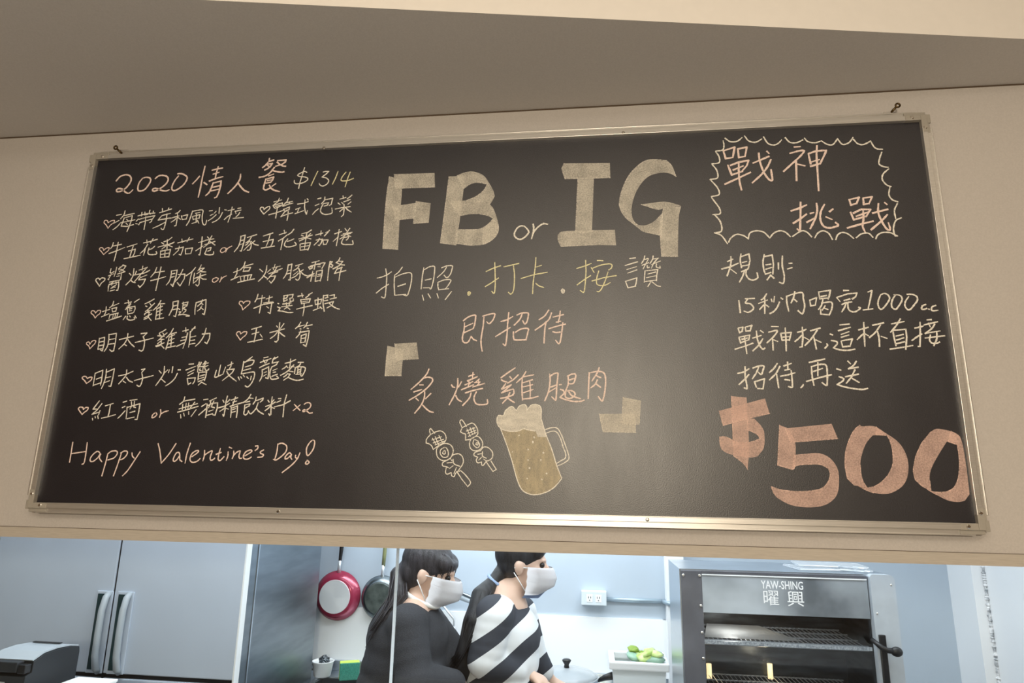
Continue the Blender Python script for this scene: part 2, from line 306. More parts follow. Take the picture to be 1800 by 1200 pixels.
# ------------------------------------------------------------ the blackboard
ST = '''2|p|44|~128 1685 146 1709 174 1719 198 1715 213 1698 213 1675 198 1648 177 1628 157 1621 142 1623 140 1634 154 1640 176 1632 196 1615 213 1609 226 1618 234 1628
0|p|44|~280 1693 265 1668 262 1639 269 1622 286 1620 305 1629 320 1651 330 1676 323 1693 302 1699 283 1695
2|p|44|~355 1689 371 1703 395 1706 422 1697 431 1678 423 1657 404 1638 380 1622 360 1615 350 1621 352 1629 366 1632 387 1625 409 1616 430 1614 445 1620
0|p|44|~487 1698 470 1672 460 1643 461 1623 475 1614 498 1623 523 1645 537 1671 537 1690 518 1705 497 1712 481 1711
情|p|44|608 1691 594 1671 575 1649/632 1748 626 1686 623 1624 618 1571/639 1654 657 1641/676 1723 705 1730 733 1733/685 1700 716 1709/668 1661 704 1674 741 1683/708 1742 701 1699 700 1674/~692 1650 684 1618 675 1594 659 1578/692 1648 735 1658 736 1632 731 1595 722 1567 711 1563/687 1622 732 1632/686 1603 731 1612
沙|w|30|691 1490 708 1491/700 1464 715 1471/692 1434 714 1449 732 1467/746 1506 747 1474/729 1486 722 1477/~766 1479 754 1450 736 1433 716 1424/776 1493 786 1491
人|p|44|~840 1693 839 1664 823 1632 803 1607 782 1585/~834 1640 851 1619 873 1598 897 1588
餐|p|44|991 1777 991 1760/992 1760 1016 1767/~985 1754 973 1738 959 1726/983 1744 1010 1747 1003 1733 989 1719 972 1711/981 1740 1000 1726/1038 1762 1084 1764 1082 1753 1066 1740 1031 1730/1037 1753 1052 1740 1071 1729 1086 1727/~1024 1723 1004 1694 978 1676 946 1670/~1012 1708 1035 1700 1067 1694 1080 1696/998 1676 1024 1685/988 1658 1026 1668 1023 1652 1014 1640/994 1649 1018 1652/988 1635 1014 1639/~984 1658 980 1630 978 1605 991 1596 1010 1604/1042 1629 1024 1616/~1008 1622 1020 1604 1042 1591 1067 1584
$|w|30|1191 1714 1182 1669 1174 1634 1170 1598/~1206 1687 1193 1693 1173 1685 1158 1674 1169 1665 1194 1662 1213 1654 1212 1642 1190 1629 1159 1624 1144 1631 1142 1645
1|y|30|1265 1690 1251 1654 1236 1611
3|w|30|1295 1685 1308 1688 1325 1687/1325 1687 1313 1674 1291 1657/~1291 1657 1315 1650 1329 1635 1322 1617 1302 1606 1286 1611 1279 1621
1|y|30|1375 1685 1365 1649 1351 1614
4|y|30|~1418 1679 1402 1656 1395 1636 1406 1630 1435 1632 1461 1642/1441 1678 1430 1642 1420 1597
#heart|w|30|~995 1461 981 1477 972 1490 976 1499 988 1498 994 1486/~994 1486 1006 1498 1021 1502 1023 1490 1010 1476 995 1461
韓|w|30|1070 1547 1066 1529 1040 1507/1043 1527 1084 1537/1045 1508 1090 1520 1090 1509 1074 1498 1054 1492/1040 1508 1048 1495 1055 1489/1053 1501 1079 1506/1023 1456 1060 1465 1105 1480/1065 1492 1064 1465 1062 1436/1120 1545 1115 1527 1092 1502/1106 1519 1144 1526/1097 1501 1122 1511 1147 1516/1131 1523 1125 1510/1100 1482 1131 1496 1130 1481 1111 1471/1100 1484 1108 1470/1120 1479 1108 1469 1090 1443/1090 1443 1122 1455 1152 1462/1127 1471 1128 1447 1125 1421
拉|w|30|816 1507 813 1466 803 1423/795 1487 828 1494/781 1438 796 1454 818 1467/~848 1498 864 1500/~835 1481 850 1485 867 1488/~862 1476 855 1462 844 1451/~835 1483 842 1469/829 1443 886 1446
式|w|30|1173 1510 1203 1513 1229 1522/1211 1532 1212 1493 1219 1465 1226 1452 1230 1473/1222 1538 1228 1531/1166 1481 1188 1489/1183 1487 1177 1466/1164 1457 1209 1472
泡|w|30|1279 1535 1296 1539/1269 1498 1288 1506/1259 1450 1272 1467 1288 1480/~1317 1544 1315 1524 1301 1507/1316 1528 1359 1535 1354 1501 1344 1496/1314 1508 1339 1511 1334 1498 1317 1493/~1312 1507 1301 1481 1303 1460 1325 1447 1355 1450 1363 1458 1359 1481
菜|w|30|1398 1529 1429 1537/1413 1546 1416 1532/1460 1549 1450 1539 1437 1529/~1453 1525 1429 1516 1420 1513/1390 1508 1402 1498/1409 1510 1418 1501/1458 1511 1443 1499/1378 1475 1413 1481 1456 1485/1423 1498 1425 1469 1424 1442 1414 1432/1419 1475 1403 1460/1432 1481 1444 1468 1464 1455
#heart|p|26|~128 1411 114 1430 99 1444 103 1457 116 1455 123 1443/~123 1443 139 1453 157 1455 155 1442 139 1429 128 1411
海|w|30|164 1484 192 1488/154 1438 184 1454/~158 1402 179 1419 196 1441/~210 1508 207 1485 192 1463/206 1479 238 1486 266 1491/212 1467 207 1441 202 1421 235 1418 272 1427/212 1467 257 1479 256 1451 249 1419 241 1389/228 1458 236 1451/228 1436 237 1428/202 1441 276 1454
帶|w|30|289 1476 336 1487 384 1489/309 1496 310 1474/326 1497 328 1481 345 1482/~353 1506 353 1488 361 1484/374 1500 375 1487/285 1446 294 1458 300 1454/300 1456 339 1466 386 1474 377 1457/302 1425 307 1437 342 1447 374 1455 372 1441 363 1435/336 1471 338 1432 337 1397/284 1432 293 1430
芽|w|30|410 1490 443 1499 476 1509/423 1514 428 1492/459 1515 455 1501/427 1473 474 1484/425 1471 409 1448 446 1453 476 1458/~454 1481 455 1444 449 1398 439 1395 433 1401/451 1434 419 1417 387 1403
和|w|30|~526 1499 517 1488 502 1481/474 1455 497 1461 524 1468/514 1486 516 1450 515 1414 507 1412/512 1456 500 1443 485 1434/518 1460 537 1447/537 1468 546 1445/538 1465 572 1473 568 1448/546 1446 569 1449
風|w|30|~597 1493 591 1464 585 1436 573 1412/~597 1491 623 1495 654 1495 655 1461 662 1425 672 1412 681 1417 683 1438/615 1479 640 1484/601 1461 608 1443/602 1462 642 1471 639 1450/608 1445 639 1451/621 1481 626 1428/603 1422 637 1432/632 1439 642 1422
#heart|p|26|~129 1263 114 1279 99 1294 106 1303 118 1299 125 1287/~125 1287 137 1298 153 1301 152 1286 139 1274 129 1263
牛|w|30|173 1329 171 1309 163 1296/173 1309 221 1318/159 1268 207 1285 243 1300/201 1330 200 1277 195 1226
五|w|30|256 1302 310 1318/291 1310 285 1278 280 1243/268 1279 305 1288 304 1266 297 1249/249 1237 294 1245 338 1254
花|w|30|346 1322 385 1329 421 1340/362 1338 366 1320/397 1344 386 1320/~371 1313 356 1284 337 1264/362 1292 360 1272 357 1253/~413 1302 399 1289 382 1283/~382 1293 379 1272 386 1258 409 1255 430 1259 425 1272
番|w|30|502 1348 483 1332 460 1325/448 1321 462 1312/518 1321 492 1308/432 1296 480 1308 513 1316/478 1336 484 1283/479 1304 456 1285/485 1306 512 1295/450 1274 454 1238/452 1273 504 1281 501 1239/457 1255 497 1261/475 1280 478 1240/455 1238 498 1241
茄|w|30|539 1316 581 1327 621 1336/559 1337 564 1318/600 1344 590 1321/531 1284 574 1292 571 1270 566 1249 556 1253/551 1298 549 1275 525 1250/587 1282 591 1254/589 1282 626 1286 620 1255/591 1254 620 1255
捲|w|30|655 1315 690 1324/671 1346 673 1303 671 1247 665 1248/646 1270 682 1295/700 1345 710 1335/724 1349 714 1329/691 1326 737 1333/691 1302 745 1318/718 1333 708 1305 687 1287/720 1317 748 1298/705 1280 728 1285 726 1270 713 1266/~707 1282 702 1263 699 1251 722 1245 745 1248 745 1262
or|p|26|~793 1282 784 1274 782 1263 792 1256 807 1264 811 1275 804 1282 795 1282/~816 1279 814 1267 811 1258/~813 1267 824 1281 841 1290
豚|w|30|~884 1343 884 1316 876 1285 858 1259/884 1342 907 1348 904 1307 896 1261 889 1263/887 1318 905 1322/882 1296 903 1302/920 1334 969 1349/~941 1335 932 1318 916 1305/~931 1320 946 1295 941 1268 928 1265/~932 1314 924 1299 914 1292/940 1299 909 1265/963 1315 949 1302/~944 1312 963 1296 985 1290
五|w|30|1006 1340 1056 1355/1042 1348 1036 1311 1026 1279/1008 1309 1062 1320 1059 1299 1051 1280/1002 1274 1072 1283
花|w|30|1091 1344 1128 1356/1115 1368 1121 1350/1167 1372 1156 1355 1139 1343/1134 1342 1114 1324 1090 1310/1114 1324 1111 1295 1108 1263/1172 1319 1155 1311 1140 1307/~1139 1320 1128 1302 1125 1287 1138 1277 1163 1278 1185 1285 1187 1291 1178 1301
番|w|30|1261 1365 1242 1352 1212 1346/1210 1338 1221 1333/1258 1346 1246 1332/1198 1318 1237 1327 1268 1337/1238 1351 1237 1327 1234 1299/1235 1322 1203 1307/1237 1324 1263 1316/1208 1289 1212 1256/1213 1291 1262 1297 1259 1275 1252 1256/1217 1275 1256 1280/1235 1292 1234 1262/1217 1257 1252 1261
茄|w|30|1286 1337 1323 1346/1313 1358 1313 1335/1357 1360 1348 1347 1333 1330/1347 1352 1338 1347/1291 1309 1324 1313 1320 1294 1311 1279 1304 1282/1308 1318 1302 1302 1283 1283/1327 1309 1332 1284/1329 1308 1355 1308 1347 1284/1332 1284 1347 1285
捲|w|30|1386 1340 1421 1351/1408 1363 1405 1322 1400 1276/1382 1300 1405 1322/1438 1367 1447 1355/1463 1367 1450 1346/1431 1339 1477 1345/1421 1330 1451 1336 1470 1340/1450 1346 1439 1326 1416 1311/1451 1333 1472 1322/1440 1318 1462 1323 1458 1311 1450 1304/~1437 1319 1429 1303 1427 1288 1440 1281 1465 1280 1486 1281 1483 1300
#heart|w|30|~136 1089 122 1106 110 1120 112 1130 124 1133 131 1124/~131 1124 141 1134 159 1131 158 1119 144 1106 136 1089
醬|w|30|185 1184 183 1163 191 1159 205 1168/216 1191 214 1164 210 1141/177 1144 205 1156/190 1149 180 1126/250 1203 244 1194 228 1182/250 1202 266 1196 259 1181 235 1166/236 1192 231 1176/241 1179 267 1165/227 1153 262 1163/249 1163 250 1124 241 1117/225 1140 239 1143/178 1126 184 1123/190 1110 240 1119/~212 1112 201 1102 189 1095 190 1061/194 1096 242 1110 246 1086 244 1065 236 1065/210 1112 205 1092/226 1112 231 1096/210 1081 227 1091/204 1076 228 1082/202 1061 225 1067
烤|w|30|293 1156 304 1146/331 1166 328 1153/~315 1181 316 1146 307 1120 284 1093/~309 1118 319 1109 335 1104/345 1172 389 1186/363 1193 362 1171/~406 1170 375 1155 321 1146/~389 1186 360 1150 330 1110/393 1144 363 1132/352 1119 389 1122 382 1098 365 1078 354 1089/360 1135 352 1119
牛|w|30|442 1184 436 1159 417 1133/436 1156 488 1163/420 1113 460 1122 499 1133/466 1186 461 1130 456 1060
肋|w|30|~527 1164 528 1141 524 1110 510 1088/528 1163 558 1167 556 1128 547 1079 534 1092/528 1145 547 1150/526 1128 547 1133/567 1143 604 1144 604 1119 586 1081 569 1099/589 1170 576 1132 545 1090
條|w|30|~657 1179 640 1156 611 1135/641 1154 637 1126 635 1084/656 1148 655 1125 656 1102/687 1192 682 1176 673 1161/685 1173 705 1174 689 1158 670 1145/681 1166 695 1155 717 1153/~719 1140 693 1132 656 1118/689 1145 687 1117 689 1087 682 1079 672 1086/686 1127 671 1105 657 1095/691 1125 706 1115 725 1114
or|p|26|~774 1121 761 1115 759 1103 770 1097 784 1105 790 1116 777 1122/805 1125 804 1109 799 1097/~804 1109 815 1122 832 1130
塩|w|30|868 1147 906 1161/886 1168 886 1139 877 1120/859 1107 903 1127/~924 1203 919 1180 904 1161/921 1178 967 1190/924 1172 919 1153/920 1171 957 1172 949 1153 919 1152/907 1123 914 1101/911 1125 967 1133 960 1107/929 1127 930 1102/948 1130 948 1104/898 1093 940 1102 985 1110
烤|w|30|1007 1161 1024 1147/1064 1159 1049 1143/~1043 1179 1041 1147 1029 1121 1007 1097/~1030 1128 1040 1119 1053 1111/1073 1165 1114 1175/1086 1184 1080 1157/~1126 1162 1087 1146 1057 1135/~1099 1172 1080 1138 1053 1105/1105 1145 1076 1135/1063 1120 1095 1123 1089 1104 1076 1086 1065 1097/1076 1135 1065 1120
豚|w|30|~1156 1182 1155 1159 1151 1132 1137 1108/1158 1179 1175 1184 1174 1146 1174 1100 1166 1101/1158 1149 1171 1152/1156 1132 1170 1136/1196 1174 1233 1185/~1214 1173 1205 1160 1186 1148/~1214 1160 1223 1132 1223 1110 1214 1098 1203 1104/1209 1143 1189 1126/~1215 1135 1202 1120 1182 1110/1238 1152 1227 1145/~1224 1144 1243 1127 1267 1118
霜|w|30|1280 1189 1317 1198/1299 1191 1295 1153/1265 1164 1276 1171 1308 1180 1339 1187 1349 1186 1335 1157/1264 1166 1271 1154/1272 1166 1287 1168/1275 1156 1285 1161/1313 1178 1325 1177/1313 1167 1326 1166/1262 1110 1295 1128/1270 1121 1297 1131/1289 1143 1286 1119 1283 1091/1287 1118 1299 1118/1309 1143 1308 1116 1306 1090/1309 1143 1339 1148 1338 1122 1333 1091/1318 1125 1332 1127/1316 1115 1331 1118/1307 1090 1332 1094
降|w|30|1375 1194 1371 1161 1370 1129 1370 1094/1376 1191 1386 1191 1378 1179 1391 1172 1386 1162 1377 1165/~1424 1210 1418 1195 1406 1185/1415 1193 1441 1192 1425 1170 1393 1153/1409 1185 1432 1174 1451 1172/1412 1150 1440 1160/1417 1158 1403 1129 1428 1135 1460 1143/1438 1162 1431 1128 1429 1092
#heart|p|26|~143 918 130 934 115 945 118 957 132 955 140 944/~140 944 151 958 167 956 164 941 152 932 143 918
塩|w|30|178 952 216 963/194 978 197 948 191 935/177 924 216 940/~231 1006 228 985 215 972/231 981 262 994/227 968 235 949/229 967 254 972 252 953 235 949/223 934 221 914/225 934 267 943 262 917/242 938 241 913/254 938 252 915/209 901 247 913 288 926
蔥|w|30|294 994 331 1001/311 1010 317 991/372 1015 357 1006 347 998/328 995 311 976/~329 989 316 971 304 961/308 969 354 977 358 964 352 944/313 967 322 935/325 963 340 966/327 953 340 955/322 937 348 942/312 925 301 907/~322 925 322 912 339 904 362 908 360 919/333 927 338 921/363 927 372 915
雞|w|30|454 1014 429 999 407 989/413 978 421 974/434 991 442 982/460 991 436 967/~442 970 416 948/425 952 452 955/~439 952 416 937 415 931/423 942 442 944/415 915 433 925 453 935/~438 944 436 918 415 907/436 920 456 901/~493 1005 483 981 460 955/482 987 517 988/478 962 479 932 479 906/478 962 507 975/481 945 508 956/482 927 509 936/483 907 522 913/495 981 500 910
腿|w|30|~560 997 563 968 555 942 549 927/562 997 588 1002 589 960 585 919 575 923/564 974 584 979/563 955 587 960/612 988 642 995 639 975 618 960/619 979 634 980/617 994 618 949/~622 960 638 952 625 937/594 962 603 956/601 943 611 943 603 930/~600 927 626 930 660 922 643 920
肉|w|30|687 991 685 959 688 929/689 991 738 1006 742 965 739 928 729 932/~719 1005 714 988 697 972/712 988 725 981/720 973 714 958 700 947/713 966 730 954
#heart|p|26|~142 756 134 771 119 782 122 791 132 791 138 780/~138 780 149 797 167 799 165 784 154 771 142 756
明|w|30|186 811 187 780 187 754/186 809 214 816 217 779 213 746 203 750/191 791 214 796/191 772 214 776/189 754 211 757/~235 831 239 801 237 768 225 742/236 829 276 836 278 790 276 746 267 742 253 751/238 803 273 808/239 779 273 783
太|w|30|297 803 342 813 372 820/~339 834 339 808 328 782 303 755/~344 802 363 782 385 765/329 778 342 771
子|w|30|411 833 443 836 427 818/~425 818 437 792 437 755 429 743 413 748/387 787 434 798 482 809
雞|w|30|543 853 527 843 511 835/510 832 519 821/529 835 535 828/552 835 521 809/504 821 539 817/~528 813 508 795/518 802 541 802/~530 798 510 780/501 768 526 776 544 784/~528 791 527 773 505 764/529 773 548 756/~583 857 571 831 552 809/568 827 603 836/567 813 564 780 559 751/567 813 595 825/565 794 596 805/564 776 596 785/559 758 608 767/580 824 584 761
菲|w|30|635 843 664 850/649 861 653 839/698 866 678 837/683 852 701 859/663 834 659 797 649 755/636 810 660 815/632 794 660 799/614 765 655 784/677 841 680 797 679 761/681 811 709 817/682 793 706 797/681 775 710 780
力|w|30|742 827 783 830 783 803 773 778 761 785/~759 856 752 818 734 785 714 765
#heart|p|26|~941 949 933 968 919 981 921 993 934 992 941 982/~941 982 951 993 972 993 973 980 958 965 941 949
特|w|30|~1013 1029 1008 1005 1001 989/1008 1003 1051 1010/999 956 1024 966 1052 977/1036 1023 1035 983 1031 931/1059 1003 1090 1013/1074 1019 1074 989/1048 982 1096 987/1053 975 1100 983/1091 985 1089 949 1088 928 1076 934/1065 964 1077 956
選|w|30|1149 1019 1171 1021 1165 1006 1154 1004/1148 1003 1155 990 1170 997/1151 1017 1152 988/1178 1022 1198 1024 1194 1007 1182 1004/1182 1004 1187 987 1202 991 1201 1002/1149 975 1192 980/1167 982 1171 964/1182 984 1183 965/1144 961 1198 967/1172 958 1160 949/1177 956 1189 947/1123 979 1128 977/1123 961 1137 955 1131 941/~1127 941 1153 938 1180 931 1206 931
草|w|30|1223 1014 1252 1019/1242 1029 1248 1010/1296 1031 1278 1021/1282 1019 1265 1006/1240 994 1246 975/1240 996 1289 1000 1285 982 1249 975/1247 984 1277 989/1224 948 1262 957 1302 965/1260 975 1262 942 1259 913
蝦|w|30|1314 992 1318 970/1314 992 1348 997 1345 974/1320 970 1345 974/1329 1003 1332 952/1310 940 1347 954/1343 959 1354 948/~1356 1017 1357 977 1367 935/1359 1015 1378 1017 1375 1004/1366 1002 1382 1006/1362 988 1380 991/1367 973 1383 977/1389 1015 1412 1018 1412 1002/1392 996 1423 1003/1388 978 1410 983 1404 965 1380 951/~1388 976 1408 960 1427 949 1444 944
#heart|p|26|~947 794 933 812 923 825 929 836 940 836 945 825/~945 825 961 836 977 834 972 819 958 807 947 794
玉|w|30|1000 848 1049 862/1005 824 1039 833/987 782 1029 790 1062 797/1025 853 1024 819 1020 783/1048 822 1060 807
米|w|30|1128 864 1134 857/1165 875 1150 851/1097 830 1134 839 1170 848/1143 880 1143 839 1143 792 1135 782 1127 785/1138 835 1122 814 1103 800/1146 832 1162 819 1176 810
筍|w|30|~1251 881 1242 863 1227 849/1242 859 1271 866/1251 848 1256 846/~1286 880 1278 862 1269 852/1279 861 1311 867/1287 850 1294 848/~1255 837 1250 820 1235 802/1249 829 1299 837 1297 798 1290 759 1275 768/1261 814 1261 779/1263 814 1286 821 1283 780/1265 798 1282 801/1261 777 1281 780
#heart|p|30|~157 579 143 594 128 606 135 615 149 613 157 603/~157 603 167 610 181 610 179 597 169 588 157 579
明|w|30|195 631 195 597 194 567/197 631 234 646 236 597 235 570/207 601 232 610/196 570 231 581/~253 651 256 615 251 579 243 554/258 637 296 653 296 615 292 565 279 566/261 608 283 613/257 584 281 593
太|w|30|325 617 366 625 399 640/~364 647 365 622 351 600 332 577/~369 609 385 593 405 585/355 590 369 582
子|w|30|443 648 461 652 447 634/~447 634 456 604 453 575 445 564 431 570/414 593 457 605 511 618
炒|w|30|538 643 552 630/584 646 568 630/~564 664 566 628 550 596 532 568/555 602 580 584/609 662 609 632/593 646 590 632/639 646 652 646/~638 628 628 603 609 582 585 566
#heart|p|30|~161 424 146 440 136 452 143 460 158 459 164 449/~164 449 174 458 188 458 186 446 172 435 161 424
紅|w|30|243 492 216 451 239 451/259 478 239 447 215 425/215 425 249 435/255 444 251 423/221 405 224 397/234 414 237 407/247 418 253 404/280 467 320 479/~306 471 306 437 303 413/270 406 303 413 342 424
酒|w|30|372 485 390 491/371 458 385 465/~357 406 373 423 389 443/407 494 444 499/397 462 400 434 401 404/399 460 463 478 463 441 460 401 449 401/416 487 421 467 414 452/432 490 433 462 443 459/417 434 442 441/407 404 443 412
or|p|30|~552 435 539 424 537 410 548 412 560 424 556 433 551 435/576 449 581 431 576 412/~580 428 597 438 618 444
讚|w|30|693 674 717 676/681 645 728 663/692 630 724 646/696 617 722 631/694 602 703 573 716 581/695 603 736 606 734 588 727 576/~746 684 744 673 738 665/744 672 759 680/756 684 754 671 744 660 744 635/~744 660 769 663/~755 652 754 644 762 642/~778 689 773 678 768 673/775 676 795 680/782 686 778 669 770 659 771 640/770 657 795 667/~780 654 786 643 798 644 801 650/751 633 752 595/752 633 792 635 790 610 786 592/759 614 783 621/757 601 781 608/754 586 786 599/772 584 758 570/772 584 798 572
岐|w|30|~841 643 838 625 837 610 850 611 878 624/860 669 855 616/887 659 878 624/898 666 924 677/915 684 914 662 906 646/897 645 933 649 926 632 906 614 879 592/~896 638 908 621 923 608 951 589
烏|w|30|1019 709 1006 698 983 681/~977 681 1011 692 1028 692 1031 686 1021 669 989 659/978 687 977 658 973 625/980 641 1018 651/~973 624 1004 630 1033 634 1041 628 1041 608 1032 581 1018 563 1009 561 1000 566/959 609 967 595/971 611 978 603/984 619 991 610/1003 610 1012 602/1026 613 1024 595
龍|w|30|1080 704 1101 708/1064 681 1117 700/1079 692 1089 678/1101 692 1093 678/1063 655 1082 665 1111 676/~1078 645 1081 622 1078 604 1071 589/1079 643 1110 659 1113 630 1113 601 1100 605/1090 630 1101 635/1088 613 1102 622/1152 708 1133 697/1136 706 1128 695 1126 677 1158 684/1156 684 1148 669 1126 658/~1126 658 1120 637 1121 615 1130 599 1144 598 1165 603 1156 613/1134 641 1154 649/1136 631 1148 633/~1131 611 1146 618 1159 622
麵|w|30|1192 676 1216 681 1244 694/1218 697 1218 672 1217 653/~1201 663 1192 654 1180 647/1199 662 1208 654/~1237 668 1218 646 1197 629 1175 617/1226 661 1240 658/1214 638 1237 634/~1209 625 1200 614 1191 609/1210 624 1223 622 1214 607 1193 593/~1214 607 1230 600 1252 593 1273 593 1292 598/1258 680 1285 680/~1271 674 1264 663 1248 655/1246 655 1245 625/~1248 655 1267 659 1294 655 1297 642 1291 625 1283 612 1276 618/1260 653 1259 624/1276 659 1274 623/1259 642 1274 645/1260 631 1275 634/1253 621 1280 623
無|w|30|~694 512 690 491 672 475/691 491 748 501/673 453 719 466 765 479/667 437 721 451 770 466/689 475 690 451/706 480 706 453/719 482 719 455/750 486 729 456/685 425 689 409/700 432 705 419/725 440 727 427/762 449 741 417
酒|w|30|794 498 816 501/788 465 809 479/~779 424 799 442 813 455/826 492 859 507/815 477 817 446 816 412/816 468 843 481 868 483 870 457 863 423 852 425/832 492 832 477 825 459/848 492 839 464 856 459/829 442 850 449/822 423 850 430
精|w|30|894 496 901 486/929 499 917 486/~915 516 911 486 911 457 908 420 902 428/876 459 909 468 931 481/910 461 898 450 885 442/913 457 928 453/937 496 969 508/957 512 953 492 946 470/946 486 965 492/935 466 959 474 1006 487/941 462 944 441 944 413/942 457 973 468 975 442 974 413/950 450 965 455/948 437 965 442
飲|w|30|~1034 524 1025 507 1015 496 1000 485/1024 507 1047 505/1013 486 1032 491/1009 473 1035 478 1033 470 1015 459/1021 464 1032 467/~1009 472 1010 450 1009 432 1018 425 1027 432 1031 445/1030 445 1040 432/1063 512 1061 493 1051 477/1063 493 1099 506 1097 496 1086 487/~1076 484 1069 459 1057 441 1045 430/~1069 459 1083 443 1109 429
料|w|30|1124 496 1131 487/1154 498 1146 487/1144 512 1143 468 1146 428 1140 424 1135 431/1115 466 1142 475 1162 487/1142 473 1132 459 1115 446/1143 464 1161 456/1176 504 1189 504/1170 486 1188 494/1160 464 1204 475 1237 494/1216 522 1208 482 1208 417
x2|p|30|~1259 476 1274 462 1290 448/1288 474 1256 447/~1308 477 1319 484 1333 484 1341 475 1338 462 1325 451 1309 442 1304 446 1311 451 1325 444 1338 435 1352 437
Happy|p|31|137 288 138 231 138 192/~215 287 217 236 216 191 206 183/143 233 215 244/~297 231 280 245 262 236 247 216 247 199 262 197 282 213 293 233/~295 231 293 213 309 196/~334 234 330 193 321 129/~334 234 351 246 377 248 383 234 368 214 339 205/~405 238 395 187 382 130/~401 238 418 248 435 245 433 228 417 211 399 206/~460 240 465 225 476 215/~502 246 481 208 452 157 429 131
Valentine|p|31|~589 285 604 247 619 193/~681 286 653 237 619 193/~709 231 703 244 689 241 678 214 684 202 697 211 709 231/~709 231 712 211 724 202/~755 289 744 238 741 195
entine's|p|31|~771 225 791 239 802 251 793 255 773 243 764 225 765 208 779 199 800 204 814 217/~832 256 834 232 830 207/~834 232 852 246 871 253 865 226 869 211 881 213 888 220/~911 265 906 233 907 213 918 210 934 227/893 238 917 247/~952 250 953 231 948 211/955 272 968 267/~980 254 982 237 977 219/~981 231 995 248 1012 254 1009 234 1013 221 1023 221/~1038 232 1060 245 1071 255 1062 260 1041 251 1031 231 1038 218 1056 218 1071 227/~1086 278 1098 279 1098 267 1087 258/~1129 261 1114 252 1117 244 1130 239 1125 229 1103 226
Day|p|31|~1196 289 1195 253 1188 217/~1197 288 1217 293 1240 280 1239 254 1217 230 1194 215 1181 218/~1268 241 1257 249 1241 234 1239 221 1252 224 1268 241/~1268 241 1266 228 1272 219/~1289 238 1289 228 1294 225/~1309 249 1298 221 1273 192 1231 158
!|p|31|~1366 311 1350 294 1339 268 1345 238 1358 245 1373 271 1376 301 1366 311/~1347 214 1340 202 1349 198 1358 207 1347 216
拍|w|27|~1624 1100 1650 1106 1675 1117 1694 1131/~1664 1147 1672 1106 1672 1051 1670 1004 1663 998 1652 1003/~1624 1023 1654 1048 1684 1067/~1748 1154 1732 1130 1711 1112/~1711 1112 1712 1065 1718 1010/~1715 1103 1747 1117 1782 1124 1797 1114 1796 1067 1786 1020 1778 1007 1764 1009/1731 1055 1769 1067/1719 1010 1774 1013
照|w|27|~1856 1148 1851 1102 1848 1040/~1860 1138 1884 1152 1907 1154 1911 1137 1907 1082 1898 1041 1891 1041/1866 1084 1896 1090/1859 1045 1891 1045/~1945 1145 1969 1154 1996 1155 1998 1142 1989 1110 1973 1094 1959 1107/~1969 1147 1956 1125 1926 1096/~1930 1071 1931 1049 1936 1033/~1934 1073 1962 1083 1993 1082 1984 1059 1969 1038/1936 1033 1984 1038/1856 1008 1864 982/1884 1014 1897 993/1928 1014 1936 992/1999 1023 1970 983
.|y|27|~2078 1014 2084 1021 2092 1014 2085 1003 2080 1007 2085 1014 2088 1010
打|y|27|~2165 1121 2197 1136 2235 1149/~2206 1166 2209 1112 2211 1047 2207 1010 2195 1021/~2163 1045 2195 1065 2226 1087/2251 1143 2323 1158/~2297 1149 2303 1099 2301 1031 2289 1005 2275 1014
卡|y|27|~2405 1186 2402 1136 2394 1065 2391 1005/2408 1138 2432 1146/2335 1082 2397 1100 2460 1110/~2406 1056 2421 1043 2443 1035
.|w|27|~2526 1016 2532 1025 2542 1017 2536 1005 2529 1011 2534 1016 2539 1014
按|y|27|~2600 1126 2637 1137 2668 1149/~2642 1166 2643 1102 2637 1031 2631 1007 2616 1016/~2601 1044 2636 1070 2665 1089/~2697 1163 2710 1163 2724 1161/2668 1128 2681 1104/~2672 1124 2710 1139 2750 1145 2765 1139 2761 1123 2750 1115/~2703 1111 2694 1079 2692 1051 2705 1039 2732 1040 2755 1052/2671 1062 2726 1077 2784 1086/~2746 1104 2732 1061 2715 1023 2702 1009 2693 1011
讚|w|27|2848 1169 2875 1172/2826 1135 2884 1152/2834 1115 2879 1128/2838 1097 2880 1112/2826 1057 2837 1025 2873 1032/2828 1057 2879 1073 2875 1047 2869 1030/~2918 1180 2914 1162 2902 1143/2912 1160 2932 1167/2935 1165 2922 1141 2909 1116/2905 1134 2935 1146/~2928 1133 2929 1121 2937 1123/~2957 1179 2953 1161 2941 1142/2955 1163 2981 1167/2975 1164 2958 1143 2947 1119/2948 1136 2989 1153/~2971 1139 2970 1124 2986 1118 2986 1128/2917 1106 2912 1050/2919 1106 2976 1111 2970 1083 2968 1056/2930 1090 2966 1099/2923 1072 2964 1080/2914 1053 2968 1059/2942 1051 2928 1029/2948 1051 2970 1031 2985 1028
即|p|34|~2062 877 2087 896 2117 904 2121 893 2117 858 2111 838/2071 847 2108 864/2069 819 2111 838/~2068 866 2067 831 2061 797 2064 776 2078 769 2091 776 2102 800/~2102 800 2114 786 2129 779/~2161 893 2158 847 2151 796 2151 761 2157 729/~2155 898 2182 906 2210 910 2212 899 2204 878 2187 861 2175 870
招|p|34|~2243 871 2271 879 2298 894/~2279 914 2275 863 2273 812 2267 757 2255 762/~2219 798 2252 819 2287 841/~2318 901 2342 911 2370 910 2372 897 2366 869 2356 857 2346 873/~2343 907 2332 880 2306 852/~2303 820 2303 797 2307 781/~2313 818 2339 833 2371 835 2371 817 2362 780/~2307 781 2330 780 2364 781
待|p|34|~2468 923 2449 895 2423 877/~2481 909 2469 878 2439 851 2405 827/~2456 868 2450 827 2447 765/2489 889 2537 900/2522 917 2519 887 2512 863/2503 864 2524 868/2469 833 2509 845 2546 854/~2534 860 2529 815 2522 771 2514 761 2501 777/~2488 818 2503 814 2522 816
